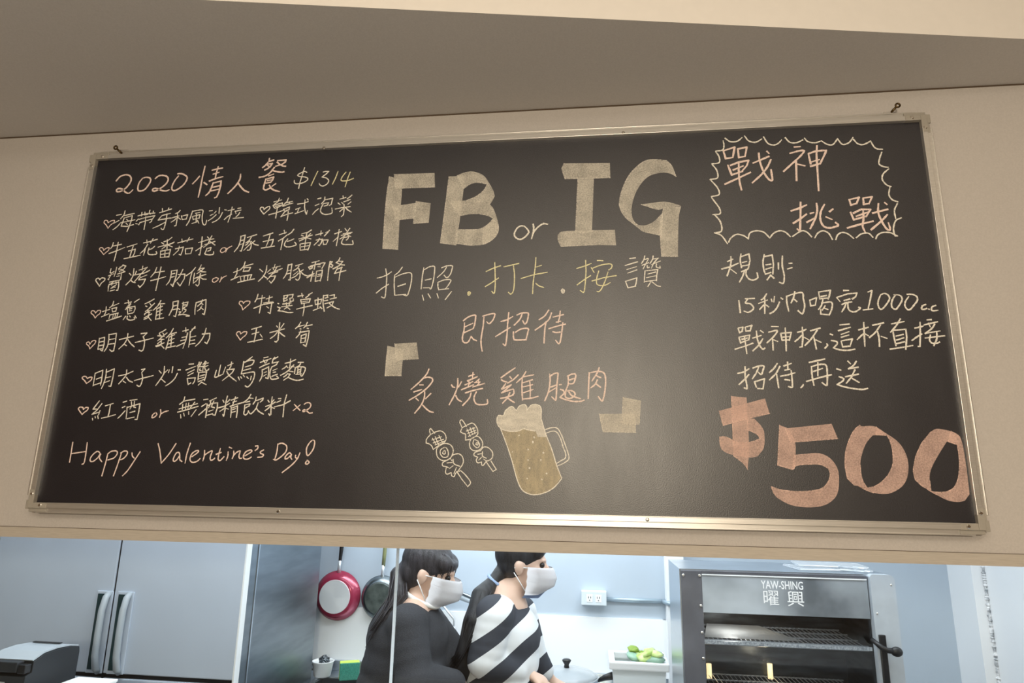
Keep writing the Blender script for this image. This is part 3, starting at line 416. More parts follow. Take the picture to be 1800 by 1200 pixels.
炙|p|34|~1906 644 1896 620 1864 583 1825 548/~1880 600 1904 606 1924 599 1924 583 1899 552 1860 522 1819 497/1866 569 1882 569/1839 536 1876 547/1851 506 1864 495/1921 529 1897 504/~1891 536 1890 506 1876 472 1849 437/~1885 474 1904 456 1922 444 1937 441
燒|p|34|2017 569 2024 559 2033 557/2064 584 2051 559/~2046 599 2046 562 2033 522 2010 476/~2039 519 2050 501 2067 491/2097 609 2123 618/2117 627 2115 602/2092 587 2137 607/2095 591 2104 574/2081 569 2117 584/2101 579 2095 559/2065 546 2121 569/2147 596 2131 582/2144 591 2145 572/2126 579 2151 582/2118 559 2171 575/2151 582 2138 566/~2084 531 2119 542 2164 552/~2111 531 2103 506 2074 473/~2136 536 2126 512 2130 489 2147 477 2187 480 2188 500
雞|p|34|2249 602 2280 625 2314 648/~2251 592 2264 585 2276 582/2290 607 2298 597/2329 615 2307 593 2281 577/~2271 574 2258 555 2256 550 2297 569/~2297 569 2275 549 2253 531/2255 532 2291 545 2306 549/2309 545 2311 529 2305 524/~2249 506 2275 511 2308 522/2291 532 2282 509 2259 484/~2282 509 2295 498 2313 487/~2364 630 2349 605 2322 579/~2348 603 2347 555 2350 498/2353 606 2400 615/2351 578 2395 592/2353 559 2396 569/2355 532 2398 547/2354 503 2387 506 2421 515/2383 582 2386 545 2385 508
腿|p|34|~2474 618 2476 588 2469 539 2452 495/~2474 605 2490 618 2510 623 2511 608 2506 555 2503 503 2498 500 2484 513/2479 558 2503 567/2472 536 2503 555/2519 569 2527 570/~2555 608 2574 617 2591 617 2591 598 2581 575 2561 573/2560 589 2587 598/~2558 608 2558 571 2548 542 2545 516 2558 506 2577 510 2589 523 2584 536 2568 542 2555 540/~2561 536 2574 519 2597 510 2614 505/~2523 547 2537 542 2539 529 2523 513/~2521 511 2548 500 2580 493 2612 493 2630 498
肉|p|34|~2654 624 2651 571 2648 506/~2653 622 2691 630 2719 623 2727 594 2723 539 2713 498 2705 498 2694 514/~2699 647 2690 624 2666 586/~2687 610 2697 604 2706 602/~2690 591 2680 571 2661 555/~2683 575 2693 565 2704 557
skewer|w|23|~1928 339 1923 357 1927 366 1933 361 1948 344/~1928 339 1911 318 1910 300/~1928 339 1954 352 1978 355 1997 340 2002 318 1992 301/~1910 300 1925 296 1937 286 1944 271/~1992 301 1970 290 1944 271/1936 314 1979 329/1943 301 1991 318/1952 292 1996 310/1951 329 1970 290/1968 335 1987 301/1938 322 1957 294/~1974 288 1996 299 2023 293 2037 272 2033 246 2017 227 1991 222 1968 235 1960 258 1962 277 1974 288/~1997 282 1980 271 1978 254 1992 237 2012 240 2015 259 2006 278 1997 282/~1993 267 1989 254 2000 252 2000 265 1993 267/~2025 233 2038 248 2064 253 2082 238 2085 213 2071 188 2058 171/~2038 229 2044 208 2070 198/~2025 233 2034 221/~2025 233 2008 223 1991 212 1992 199 2009 195 2018 191/~2009 195 2006 170 2015 162 2032 170/~2032 170 2035 156 2046 152 2050 162 2058 175/2011 212 2035 214/2040 200 2023 187/2055 192 2045 166/2060 171 2081 142 2110 109/~2075 179 2098 159 2122 128 2110 109/2067 175 2075 179
skewer|w|23|~2075 371 2063 396 2069 407 2078 401 2094 377/~2075 371 2067 353/~2075 371 2099 384 2123 392 2143 371 2148 345 2138 332/~2067 353 2080 345 2091 341 2092 315/~2138 332 2114 319 2092 315/2095 356 2134 371/2100 345 2139 360/2105 332 2141 350/2097 366 2114 332/2112 371 2124 341/2125 373 2135 345/~2123 326 2149 332 2169 311 2170 286 2155 271 2133 268 2115 281 2112 307 2123 326/~2131 319 2128 298 2146 281 2158 292 2149 311 2131 319/~2145 307 2141 296 2150 294 2149 305 2145 307/~2164 269 2176 284 2198 282 2218 261 2216 236 2195 223 2178 231/~2172 265 2173 244 2190 235/~2164 269 2138 260 2134 247 2151 239/~2151 239 2145 226 2152 214 2169 218/~2169 218 2170 206 2178 204 2191 223/2151 252 2173 256/2169 239 2156 226/2191 218 2222 177 2237 186 2212 223
mug|w|23|~2254 363 2280 300 2307 224 2329 150 2347 109 2368 89 2406 79 2452 88 2494 111 2527 149 2527 157/~2435 420 2455 352 2485 276 2506 210 2527 157/~2455 365 2480 373 2506 373 2523 352 2540 310 2556 265 2561 240 2552 227 2527 212 2510 206/~2461 350 2485 358 2506 354 2523 327 2535 289 2546 260 2544 239 2527 229 2506 216
foam|w|23|~2254 367 2239 385 2234 410 2242 428 2264 428 2272 449 2294 467 2307 467 2322 450/~2322 450 2337 471 2359 478 2370 467 2371 450/~2371 450 2389 474 2415 478 2435 463 2437 420/~2252 367 2287 357 2330 357 2356 368 2373 364 2408 358
or|w|40|~2342 1350 2329 1351 2313 1341 2301 1320 2299 1304 2308 1290 2323 1282 2338 1284 2354 1296 2367 1312 2368 1323 2359 1337 2346 1350/~2390 1358 2393 1338 2391 1315 2383 1283/~2391 1313 2404 1332 2422 1349 2440 1359 2460 1356
戰|p|46|3305 1707 3314 1665 3347 1669/3310 1708 3359 1723 3347 1669/3373 1713 3375 1667 3404 1672/3375 1713 3415 1720 3404 1672/3322 1629 3337 1578 3387 1594/3334 1628 3374 1643 3419 1650 3409 1623 3384 1594/3345 1603 3392 1622/~3373 1643 3370 1584 3371 1539 3377 1499/3303 1531 3366 1560 3423 1587/3439 1635 3513 1666/~3468 1685 3470 1642 3484 1586 3504 1548 3520 1544 3518 1596/~3521 1649 3502 1611 3474 1575 3429 1533/3506 1693 3514 1682
神|p|46|3633 1710 3659 1711/~3611 1678 3650 1688 3675 1688 3655 1660 3616 1624 3575 1586/3635 1638 3629 1536/3640 1620 3672 1610/3693 1672 3699 1619/~3694 1671 3724 1682 3769 1685 3771 1676 3742 1618/3703 1628 3739 1639/3698 1606 3738 1617/3735 1711 3729 1663 3726 1572 3723 1481
挑|p|46|3593 1384 3634 1397 3663 1411/3638 1425 3633 1366 3624 1282 3613 1293/3598 1322 3629 1342 3659 1365/~3708 1417 3708 1382 3695 1340 3670 1293/3677 1368 3691 1372/3658 1325 3692 1343/~3742 1410 3723 1374 3718 1335 3729 1303 3753 1294 3778 1298 3794 1306 3783 1319/3777 1386 3762 1374/3744 1348 3768 1335
戰|p|46|3853 1431 3858 1403 3882 1410/3856 1431 3897 1440 3883 1410/3914 1434 3914 1404 3937 1408/3915 1436 3953 1440 3937 1407/3853 1367 3863 1330 3919 1346/3865 1363 3900 1380 3940 1378 3918 1344/3876 1347 3927 1365/~3908 1374 3905 1332 3898 1298 3906 1268/3832 1291 3893 1308 3945 1320/3948 1360 4014 1376/~3977 1405 3972 1361 3983 1316 4000 1280 4014 1278 4010 1309/~4009 1349 3980 1319 3933 1279/4005 1409 4013 1400
cloud_border|w|34|~3317 1773 3341 1753 3373 1754 3396 1772/~3409 1780 3426 1753 3457 1744 3487 1760/~3496 1770 3514 1735 3540 1725 3561 1733 3577 1750/~3595 1761 3614 1736 3644 1732 3674 1745/~3682 1754 3696 1735 3727 1727 3758 1736/~3758 1735 3782 1716 3807 1714 3831 1743/~3831 1743 3844 1718 3858 1711 3882 1722 3900 1746/~3901 1736 3919 1712 3944 1707 3976 1723/~3976 1723 3988 1693 4002 1681 4024 1678/~4019 1663 4007 1634 4001 1605 4017 1590 4039 1585/~4040 1577 4013 1552 4007 1524 4022 1497 4041 1488/~4036 1487 4027 1449 4038 1423 4061 1411/~4058 1402 4042 1369 4043 1330/~4067 1332 4042 1319 4028 1281 4031 1248 4041 1245/~4038 1247 4011 1262 3977 1263 3956 1250 3948 1234/~3936 1242 3919 1262 3889 1260 3865 1242/~3853 1239 3830 1262 3806 1269 3786 1258 3776 1236/~3761 1237 3747 1268 3723 1280 3700 1269 3686 1247/~3672 1252 3653 1276 3629 1282 3589 1257/~3579 1256 3558 1279 3533 1286 3507 1275 3488 1253/~3487 1253 3462 1282 3427 1289 3401 1279 3392 1251/~3392 1251 3370 1268 3339 1274 3313 1256 3303 1237/~3297 1230 3272 1271 3242 1285/~3242 1285 3274 1294 3271 1340 3247 1376/~3239 1377 3271 1380 3270 1409 3238 1463/~3237 1469 3273 1479 3267 1514 3236 1557/~3237 1558 3270 1565 3269 1603 3250 1635/~3248 1639 3282 1644 3283 1675 3269 1702/~3269 1705 3302 1710 3309 1734 3307 1758
規|w|35|3293 1143 3317 1153/~3309 1166 3308 1138 3300 1107 3287 1073/3265 1107 3304 1117 3340 1133/3305 1105 3328 1085/~3355 1178 3350 1147 3353 1111/3358 1166 3390 1177 3393 1146 3386 1118 3382 1105/3359 1136 3378 1141/3356 1119 3387 1124/3352 1092 3379 1103/~3366 1097 3355 1068 3340 1042/~3374 1102 3371 1078 3382 1057 3401 1050 3420 1059 3422 1070 3420 1085
則|w|35|~3458 1172 3450 1138 3451 1100 3457 1077/3459 1163 3493 1169 3495 1123 3489 1078/3462 1122 3484 1125/3460 1101 3486 1109/3456 1077 3481 1085/3479 1072 3462 1050/3479 1072 3493 1057/3517 1130 3515 1100/~3537 1163 3533 1115 3538 1070 3532 1033 3515 1037
colon|w|35|3564 1127 3576 1127/3555 1100 3575 1106
15|w|35|3332 954 3335 897/~3361 962 3401 963/~3370 959 3360 942 3381 938 3394 921 3388 908 3369 898 3352 904
秒|w|35|~3455 984 3442 964 3430 956/3418 939 3456 954/3446 966 3441 892/3439 931 3420 911/3446 934 3460 922/3474 958 3476 947/3488 970 3484 945/~3508 944 3497 920 3480 900 3463 891/3516 963 3523 957
內|w|35|~3541 971 3540 939 3545 901/~3544 971 3576 982 3610 986 3612 958 3615 924 3605 891 3597 890 3585 903/~3578 992 3571 965 3558 939/3571 958 3583 945
喝|w|35|3639 950 3641 924/3639 950 3669 962 3661 927/3641 924 3661 927/3680 988 3682 956/3680 988 3731 995 3724 969 3718 954/3687 966 3712 971/3683 956 3717 959/~3695 951 3687 926 3673 907/~3688 936 3730 939 3729 909 3716 881/3716 881 3680 885 3682 907/3702 923 3688 903/3695 913 3712 906
完|w|35|3787 993 3808 993/3755 960 3767 942/3758 962 3803 977 3842 980 3835 963 3820 953/3785 946 3810 953/~3774 928 3793 936 3816 939/~3793 934 3782 912 3770 894/~3799 934 3799 908 3810 895 3828 894 3849 909 3843 914
1000|w|35|3889 984 3906 990 3895 949 3881 903/3861 901 3901 906/~3940 968 3930 948 3925 926 3930 906 3942 906 3962 928 3976 951 3972 967 3958 976 3942 971/~4002 967 3990 951 3982 931 3982 912 3995 902 4008 914 4025 940 4027 957 4017 967 3996 969/~4056 959 4040 937 4036 917 4044 901 4056 901 4076 923 4090 942 4089 959 4073 969 4051 970
cc|w|35|~4122 922 4108 916 4103 903 4112 900 4124 904/4132 901 4134 900/~4162 917 4146 910 4143 896 4151 893 4168 895
杯|w|35|~3833 811 3853 816 3873 822/3857 844 3854 794 3851 737/~3852 794 3837 781 3823 767/3856 793 3870 784/3893 831 3939 841/~3925 831 3901 799 3874 776/~3910 802 3913 770 3911 735/3923 780 3945 771
直|w|35|3971 836 4024 846/~4010 858 3989 827 3964 799/3973 811 3975 776 3979 738/3975 807 4027 811 4027 776 4017 722/3984 781 4014 788/3984 763 4015 773/3982 747 4016 755/3953 723 4002 730 4047 738
接|w|35|~4065 816 4085 820 4100 825/4089 842 4084 791 4076 734 4069 734/~4047 761 4071 778 4090 789/4119 852 4136 853/4105 830 4160 843/4123 837 4128 821/~4147 832 4133 813 4104 791/4107 792 4165 802/4102 771 4143 776 4181 780/~4124 784 4118 762 4125 749 4142 747 4157 752/~4151 800 4148 768 4132 737
戰|w|35|3321 823 3326 804 3339 811/3323 826 3342 829 3337 809/3352 827 3354 811 3373 812/3352 829 3381 837 3373 814/3322 780 3328 757 3361 770/3323 783 3369 792 3364 770/3334 773 3359 779/3346 783 3349 744 3351 708/3302 728 3347 742 3380 755/3381 778 3418 790/~3399 810 3401 772 3411 740 3422 727 3430 732/~3424 774 3405 746 3378 720/3417 812 3428 803
神|w|35|3466 831 3494 830/~3452 805 3489 812 3472 785 3441 756/3466 778 3465 723/3471 769 3487 762/3503 797 3506 768/3504 799 3548 802 3537 766/3508 781 3542 784/3506 767 3538 768/3524 823 3523 771 3520 719
杯|w|35|~3575 803 3595 808 3612 816/3597 826 3596 780 3589 737 3579 735/~3591 788 3577 774 3561 761/3600 780 3618 769/3631 809 3672 821/~3659 812 3631 773 3602 743/~3642 780 3645 754 3648 726/3650 767 3670 756
,|w|35|~3694 749 3696 742 3684 729
這|w|35|3757 834 3796 838/3748 808 3799 823/3758 791 3791 803/3757 778 3789 788/3755 759 3759 735 3789 738/3757 762 3802 770 3790 738/3712 793 3721 789/~3714 764 3735 759 3736 747 3720 731/~3720 731 3743 722 3778 719 3808 724
招|w|35|~3307 619 3331 624 3356 639/~3340 648 3338 605 3342 570 3342 550 3331 554/~3310 569 3335 592 3354 613/~3373 642 3399 651 3420 651 3416 634 3407 613 3396 622/~3399 650 3388 624 3368 594/3376 580 3382 557/3378 581 3419 594 3410 550/3388 551 3410 549
待|w|35|~3478 662 3462 640 3442 622/~3488 649 3469 617 3440 589/3472 613 3476 554/3505 651 3537 662/3522 668 3521 635/3508 632 3529 636/3488 605 3519 611 3549 620/~3534 630 3535 595 3533 557 3518 559/~3504 590 3515 589 3525 587
,|w|35|~3580 568 3577 562 3569 554
再|w|35|3613 666 3679 681/~3621 648 3620 604 3624 565/~3624 648 3651 656 3681 654 3684 620 3679 570 3673 565 3659 576/3649 664 3644 607/3628 626 3666 639/3595 582 3649 598 3700 611
送|w|35|3774 671 3784 659/~3809 670 3795 651 3773 637/3775 637 3814 644/3758 602 3812 613/~3799 632 3782 601 3759 574/3785 594 3811 577/3725 637 3741 631/~3732 602 3749 594 3743 582 3720 568/~3720 568 3751 557 3791 549 3823 546 3843 551'''
FL = '''F|w|1651 1645 1722 1623 1722 1538 1719 1399 1721 1247 1643 1254 1641 1411 1644 1541/1675 1656 1886 1653 1892 1575 1689 1576/1679 1479 1800 1493 1793 1410 1697 1404/1799 1502 1874 1488 1869 1385 1791 1382
B|w|1962 1631 2041 1630 2039 1558 2027 1407 2012 1261 1933 1275 1945 1410/2002 1634 2040 1649 2079 1653 2119 1640 2145 1621 2168 1585 2190 1542 2198 1514 2183 1483 2175 1472 2162 1479 2115 1490 2054 1495 2101 1514 2139 1544 2159 1578 2125 1589 2081 1588 2039 1560/1968 1496 2054 1495 2115 1490 2171 1474 2193 1446 2211 1396 2222 1350 2217 1315 2189 1280 2147 1259 2084 1258 2011 1270 2011 1342 2090 1339 2136 1344 2174 1370 2193 1396 2164 1411 2125 1421 2078 1423 2027 1415/2141 1340 2174 1370 2194 1401 2218 1355 2213 1311 2188 1282 2147 1261
I|w|2540 1676 2764 1668 2765 1588 2545 1592 2528 1647/2608 1595 2686 1594 2673 1306 2595 1308/2511 1300 2549 1317 2782 1316 2786 1237 2663 1242 2526 1238 2512 1270
G|w|3078 1580 3048 1599 3006 1604 2953 1590 2915 1555 2885 1504 2867 1448 2863 1401 2872 1360 2908 1308 2871 1340 2830 1382 2810 1424 2806 1460 2824 1533 2854 1595 2893 1641 2937 1671 2985 1676 3036 1666 3059 1638/2872 1355 2895 1336 2927 1335 2965 1352 3008 1396 2999 1280 2954 1292 2908 1308/2909 1442 3019 1452 3095 1429 3014 1419 2981 1415/3014 1422 3095 1426 3081 1358 3070 1173 2996 1176 2994 1331
$|p|3274 517 3338 511 3335 303 3323 201 3307 227 3268 258/3218 452 3339 486 3415 507 3430 441 3335 418 3232 388/3335 420 3365 418 3393 384 3402 353 3396 295 3368 257 3333 251 3273 260 3234 273 3216 297 3214 338 3242 338 3285 316 3337 316 3383 332 3370 352 3332 370
5|p|3468 391 3497 380 3527 318 3516 217 3505 204 3447 221/3490 377 3682 398 3702 335 3507 318/3518 265 3565 270 3620 273 3661 254 3687 215 3691 168 3679 108 3649 73 3606 54 3547 49 3489 57 3441 82 3423 103 3415 131 3452 119 3510 113 3569 116 3616 126 3643 150 3657 184 3653 208 3625 225 3583 227 3527 221 3507 204
0|p|3796 393 3806 388 3841 390 3867 382 3898 354 3843 350 3812 314 3790 264 3781 225 3781 172 3797 133 3748 144 3724 171 3720 228 3729 284 3749 335 3774 375/3861 386 3899 358 3936 329 3959 294 3971 248 3967 199 3950 157 3921 129 3878 110 3832 111 3793 124 3768 139 3797 133 3835 142 3879 177 3908 226 3915 279 3910 325 3900 350 3857 352
0|p|4075 366 4097 379 4123 377 4162 367 4183 353 4168 317 4133 327 4093 271 4060 218 4047 176 4046 128 4018 141 3991 168 3987 203 4002 259 4032 316 4059 348/4155 370 4186 349 4192 317 4194 261 4194 196 4192 114 4171 88 4144 82 4106 88 4063 111 4033 131 4055 121 4104 122 4139 143 4159 185 4171 247 4171 314 4137 327
bracket|w|1700 758 1779 740 1777 692 1774 613 1696 613 1697 689/1733 768 1840 773 1854 693 1744 688
bracket|w|2803 512 2882 497 2875 413 2870 392 2796 391/2697 437 2804 438 2858 437 2856 355 2713 357 2704 396
#foam|w|2252 367 2239 385 2233 406 2242 428 2264 430 2272 449 2294 468 2307 467 2322 450 2337 471 2359 478 2370 467 2371 450 2389 474 2415 478 2435 463 2438 411 2455 360 2459 331 2421 332 2412 358 2373 364 2356 368 2330 357 2287 357
#beer|y|2254 361 2287 356 2330 356 2356 366 2373 362 2412 356 2421 332 2459 331 2485 272 2527 157 2494 113 2452 90 2406 81 2368 91 2347 111 2329 150 2307 224 2280 300'''
bd = thing('blackboard', 'long black chalkboard in an aluminium frame covered with chalk menu writing', 'blackboard', (0, 0, 1.679))
obj('panel', B(-1.052, 1.052, 0.0, 0.009, 1.702, 2.611), M['board'], bd)
def rail(x0, z0, x1, z1, horiz, inner_sign):
    # stepped aluminium profile, inner ridge higher than the outer lip
    bm = bmesh.new()
    if horiz:
        zi, zo = (z0, z0 + inner_sign * -0.0125), (z0 - inner_sign * 0.0125, z0 - inner_sign * 0.0245)
        box(bm, x0, x1, -0.009, 0.0095, min(zi), max(zi)); box(bm, x0, x1, -0.003, 0.0095, min(zo), max(zo))
        zz = z0 - inner_sign * 0.0245; box(bm, x0, x1, -0.005, 0.0095, min(zz, zz + inner_sign * 0.003), max(zz, zz + inner_sign * 0.003))
        box(bm, x0, x1, -0.0105, -0.0085, min(z0, z0 - inner_sign * 0.002), max(z0, z0 - inner_sign * 0.002))
    else:
        xi, xo = (x0, x0 - inner_sign * 0.0125), (x0 - inner_sign * 0.0125, x0 - inner_sign * 0.0245)
        box(bm, min(xi), max(xi), -0.009, 0.0095, z0, z1); box(bm, min(xo), max(xo), -0.003, 0.0095, z0, z1)
        xx = x0 - inner_sign * 0.0245; box(bm, min(xx, xx + inner_sign * 0.003), max(xx, xx + inner_sign * 0.003), -0.005, 0.0095, z0, z1)
        box(bm, min(x0, x0 - inner_sign * 0.002), max(x0, x0 - inner_sign * 0.002), -0.0105, -0.0085, z0, z1)
    return bm
obj('frame_rail', rail(-1.045, 1.704, 1.045, 0, True, 1), M['alu'], bd, bevel=0.0008)
obj('frame_rail', rail(-1.045, 2.609, 1.045, 0, True, -1), M['alu'], bd, bevel=0.0008)
obj('frame_rail', rail(-1.05, 1.72, 0, 2.59, False, 1), M['alu'], bd, bevel=0.0008)
obj('frame_rail', rail(1.05, 1.72, 0, 2.59, False, -1), M['alu'], bd, bevel=0.0008)
def screw(x, z, r=0.0045, y=-0.0105):
    bm = bmesh.new(); lathe(bm, [(0, -0.003), (r * 0.6, -0.0028), (r, -0.001), (r, 0.001)], (x, y, z), 'Y', 12)
    box(bm, x - r * 0.7, x + r * 0.7, y - 0.0033, y - 0.0026, z - 0.0005, z + 0.0005)
    return obj('screw', bm, M['screw'], bd, smooth=False)
for sx in (-1, 1):
    for sz, zc in ((-1, 1.704), (1, 2.609)):
        bm = bmesh.new(); X = sx * 1.05; 
        def bb(xa, xb, za, zb, ya=-0.0105):
            box(bm, min(xa, xb), max(xa, xb), ya, 0.0095, min(za, zb), max(za, zb))
        bb(X, X + sx * 0.0135, zc - sz * 0.03, zc + sz * 0.0135); bb(X - sx * 0.034, X, zc, zc + sz * 0.0135)
        bb(X + sx * 0.013, X + sx * 0.023, zc - sz * 0.006, zc + sz * 0.016, -0.006); bb(X - sx * 0.034, X + sx * 0.013, zc + sz * 0.013, zc + sz * 0.022, -0.006)
        bb(X + sx * 0.012, X + sx * 0.0205, zc - sz * 0.03, zc + sz * 0.0, -0.004)
        obj('corner_cap', bm, M['cap'], bd, bevel=0.0012)
        screw(X + sx * 0.0065, zc - sz * 0.020); screw(X - sx * 0.020, zc + sz * 0.0065)
for px, py in ((489, 899), (1138, 913), (569.5, 260), (1095.5, 233)):
    q = P(px, py, -0.009); screw(q.x, q.z, 0.0042, -0.009)
for px, py, s in ((207, 264, 1), (1574, 191, -1)):
    q = P(px, py, -0.01); bm = bmesh.new()
    tube(bm, [(q.x + s * 0.014, 0.019, q.z - 0.012), (q.x + s * 0.006, -0.006, q.z - 0.004), (q.x - s * 0.002, -0.014, q.z + 0.004)], 0.0026)
    n = 14; tube(bm, [(q.x - s * 0.004 + 0.0048 * math.cos(2 * PI * k / n), -0.014, q.z + 0.006 + 0.0048 * math.sin(2 * PI * k / n)) for k in range(n + 1)], 0.0021)
    obj('hanging_hook', bm, M['hook'], bd, smooth=True)
    bm = bmesh.new(); box(bm, q.x + s * 0.004, q.x + s * 0.024, -0.0045, 0.009, 2.6305, 2.6375)
    obj('hanger_tab', bm, M['alu'], bd, bevel=0.001)

def smooth(p, n=5):
    if len(p) < 3: return p
    p = [2 * p[0] - p[1]] + p + [2 * p[-1] - p[-2]]; o = []
    for i in range(1, len(p) - 2):
        a, b, c, d = p[i - 1:i + 3]
        for k in range(n):
            t = k / n; o.append(0.5 * (2 * b + (c - a) * t + (2 * a - 5 * b + 4 * c - d) * t * t + (3 * b - a - 3 * c + d) * t ** 3))
    o.append(p[-2]); return o
def stroke(bm, pts, w, y):
    # one chalk line as a flat ribbon on the board, width wandering like a hand-held stick
    q = [pts[0]]
    for a, b in zip(pts, pts[1:]):
        m = max(1, int((b - a).length / 0.012))
        for k in range(1, m + 1): q.append(a + (b - a) * k / m)
    q = [v for i, v in enumerate(q) if i == 0 or (v - q[i - 1]).length > 1e-5]
    if len(q) < 2: return
    ph = random.uniform(0, 6); f0 = random.uniform(0.72, 1.0); f1 = random.uniform(0.62, 1.0); n = len(q)
    runs = [[0]]
    for i in range(1, n - 1):
        runs[-1].append(i)
        if (q[i] - q[i - 1]).angle(q[i + 1] - q[i]) > 0.9: runs.append([i])
    runs[-1].append(n - 1)
    for ri, r in enumerate(runs):
        L_ = []
        for i in r:
            j0, j1 = max(r[0], i - 1), min(r[-1], i + 1)
            t = (q[j1] - q[j0]).normalized(); nn = Vector((-t.y, t.x))
            u = i / (n - 1); ww = w * 0.5 * (f0 + (1 - f0) * min(1, u * 5)) * (1 if u < 0.8 else 1 - (1 - f1) * (u - 0.8) / 0.2) * (1 + 0.12 * math.sin(i * 1.7 + ph)) * random.uniform(0.92, 1.08)
            c = q[i]
            if i == r[0]: c = c - t * w * 0.35
            if i == r[-1]: c = c + t * w * 0.35
            L_.append((bm.verts.new((c.x + nn.x * ww, y - 1e-5 * (ri % 3), c.y + nn.y * ww)), bm.verts.new((c.x - nn.x * ww, y - 1e-5 * (ri % 3), c.y - nn.y * ww))))
        for (a, b), (c, d) in zip(L_, L_[1:]): bm.faces.new((a, b, d, c))
X0, Z0 = -1.05, 1.704
NM = {'#heart': 'chalk_heart', 'skewer': 'chalk_skewer_drawing', 'mug': 'chalk_mug_outline', 'foam': 'chalk_foam_outline', 'cloud_border': 'chalk_cloud_border'}
LB = {'skewer': 'white chalk line drawing of a food skewer', 'mug': 'white chalk outline of a beer mug', 'foam': 'white chalk outline of beer foam', 'cloud_border': 'scalloped white chalk border around the peach heading'}
for line in ST.split('\n'):
    n, c, wd, ss = line.split('|'); bm = bmesh.new(); k = 0
    for s in ss.split('/'):
        sm = s[0] == '~'; v = [int(t) for t in s.lstrip('~').split()]
        pts = [Vector((X0 + v[i] / 2000, Z0 + v[i + 1] / 2000)) for i in range(0, len(v), 2)]
        if sm: pts = smooth(pts)
        stroke(bm, pts, int(wd) / 10000, -0.0004 - 4e-5 * k); k += 1
    o = obj(NM.get(n, 'chalk_character'), bm, M[c], bd)
    lb = LB.get(n) or {'p': 'peach pink chalk character', 'y': 'pale yellow chalk character'}.get(c) if n != '#heart' else ('peach chalk heart' if c == 'p' else None)
    if lb: o['label'] = lb
def corner_smooth(p):
    n = len(p); o = []
    ang = [(p[i] - p[i - 1]).angle(p[(i + 1) % n] - p[i]) for i in range(n)]
    for i in range(n):
        b, c = p[i], p[(i + 1) % n]
        a = p[i - 1] if ang[i] < 0.62 else 2 * b - c
        d = p[(i + 2) % n] if ang[(i + 1) % n] < 0.62 else 2 * c - b
        m = 4 if (ang[i] < 0.62 or ang[(i + 1) % n] < 0.62) else 1
        for k in range(m):
            t = k / m; o.append(0.5 * (2 * b + (c - a) * t + (2 * a - 5 * b + 4 * c - d) * t * t + (3 * b - a - 3 * c + d) * t ** 3))
    return o
FN = {'#foam': ('chalk_foam_fill', 'foam', 'dense white chalk foam on the drawn mug'), '#beer': ('chalk_beer_fill', 'beer', 'ochre chalk rubbed in for the beer'), 'bracket': ('chalk_bracket', 'fw', 'broad white chalk corner bracket')}
for line in FL.split('\n'):
    n, c, ss = line.split('|'); bm = bmesh.new()
    for k, s in enumerate(ss.split('/')):
        v = [int(t) for t in s.split()]
        pts = [Vector((X0 + v[i] / 2000, Z0 + v[i + 1] / 2000)) for i in range(0, len(v), 2)]
        pts = corner_smooth(pts)
        n_ = len(pts); vv, _, ff, *_r = delaunay_2d_cdt(pts, [(i, (i + 1) % n_) for i in range(n_)], [list(range(n_))], 1, 1e-6)
        vs = [bm.verts.new((q.x, -0.0003 - 0.00009 * k, q.y)) for q in vv]
        for f in ff: bm.faces.new([vs[i] for i in f])
    nm, mk, lb = FN.get(n, ('chalk_block_letter', 'f' + c, ('broad peach' if c == 'p' else 'broad white') + ' chalk block letter'))
    o = obj(nm, bm, M[mk], bd); o['label'] = lb
# bright ridges where the flat of the chalk stick pressed its edge
for line in FL.split('\n'):
    n, c, ss = line.split('|')
    if n[0] == '#': continue
    for s in ss.split('/'):
        v = [int(t) for t in s.split()]
        pts = [Vector((X0 + v[i] / 2000, Z0 + v[i + 1] / 2000)) for i in range(0, len(v), 2)]
        ps = corner_smooth(pts); h = len(ps) // 2
        bm = bmesh.new(); stroke(bm, ps[h:] + [ps[0]], 0.0020, -0.0008); obj('chalk_edge_line', bm, M['e' + c], bd)
for x, y in ((1035, 450), (1195, 470), (1180, 520), (1130, 600), (965, 625), (1290, 635), (1130, 708), (1265, 708), (1145, 795), (1325, 850), (1120, 905), (1275, 915)):
    q = P(740 + x / 6, 690 + y / 6, 0); bm = bmesh.new(); r = random.uniform(0.0016, 0.0026)
    bm.faces.new([bm.verts.new((q.x + r * math.cos(a * PI / 3) * random.uniform(.7, 1.2), -0.0009, q.z + r * math.sin(a * PI / 3) * random.uniform(.8, 1.5))) for a in range(6)][::-1])
    obj('chalk_bubble', bm, M['w'], bd)

# ------------------------------------------------------------ refrigerator
FX = -1.038; FY = 1.0; SEAM = -1.5665
fr_ = thing('refrigerator', 'tall steel refrigerator with pale grey upper doors, left side of the kitchen', 'refrigerator', (SEAM, 1.36, 0))
bm = B(-2.105, FX, 1.03, 1.72, 0.08, 1.95); obj('body', bm, M['darksteel'], fr_, bevel=0.004)
for x0, x1 in ((-2.100, SEAM - 0.004), (SEAM + 0.004, FX - 0.001)):
    dr = obj('door', B(x0, x1, FY, 1.03, 1.052, 1.93), M['steeldoor'], fr_, bevel=0.004)
    dl = obj('door', B(x0, x1, FY, 1.03, 0.12, 1.036), M['steeldoor'], fr_, bevel=0.004)
obj('door_gap', B(SEAM - 0.004, SEAM + 0.004, FY + 0.006, 1.031, 0.12, 1.93), M['rubber'], fr_)
obj('door_gap', B(-2.1, FX - 0.002, FY + 0.012, 1.031, 1.036, 1.052), M['rubber'], fr_)
obj('edge_trim', B(FX - 0.004, FX + 0.003, FY - 0.001, 1.034, 0.1, 1.94), M['wplastic'], fr_, bevel=0.001)
obj('side_panel_seam', B(FX, FX + 0.003, 1.09, 1.098, 0.1, 1.94), M['steel'], fr_)
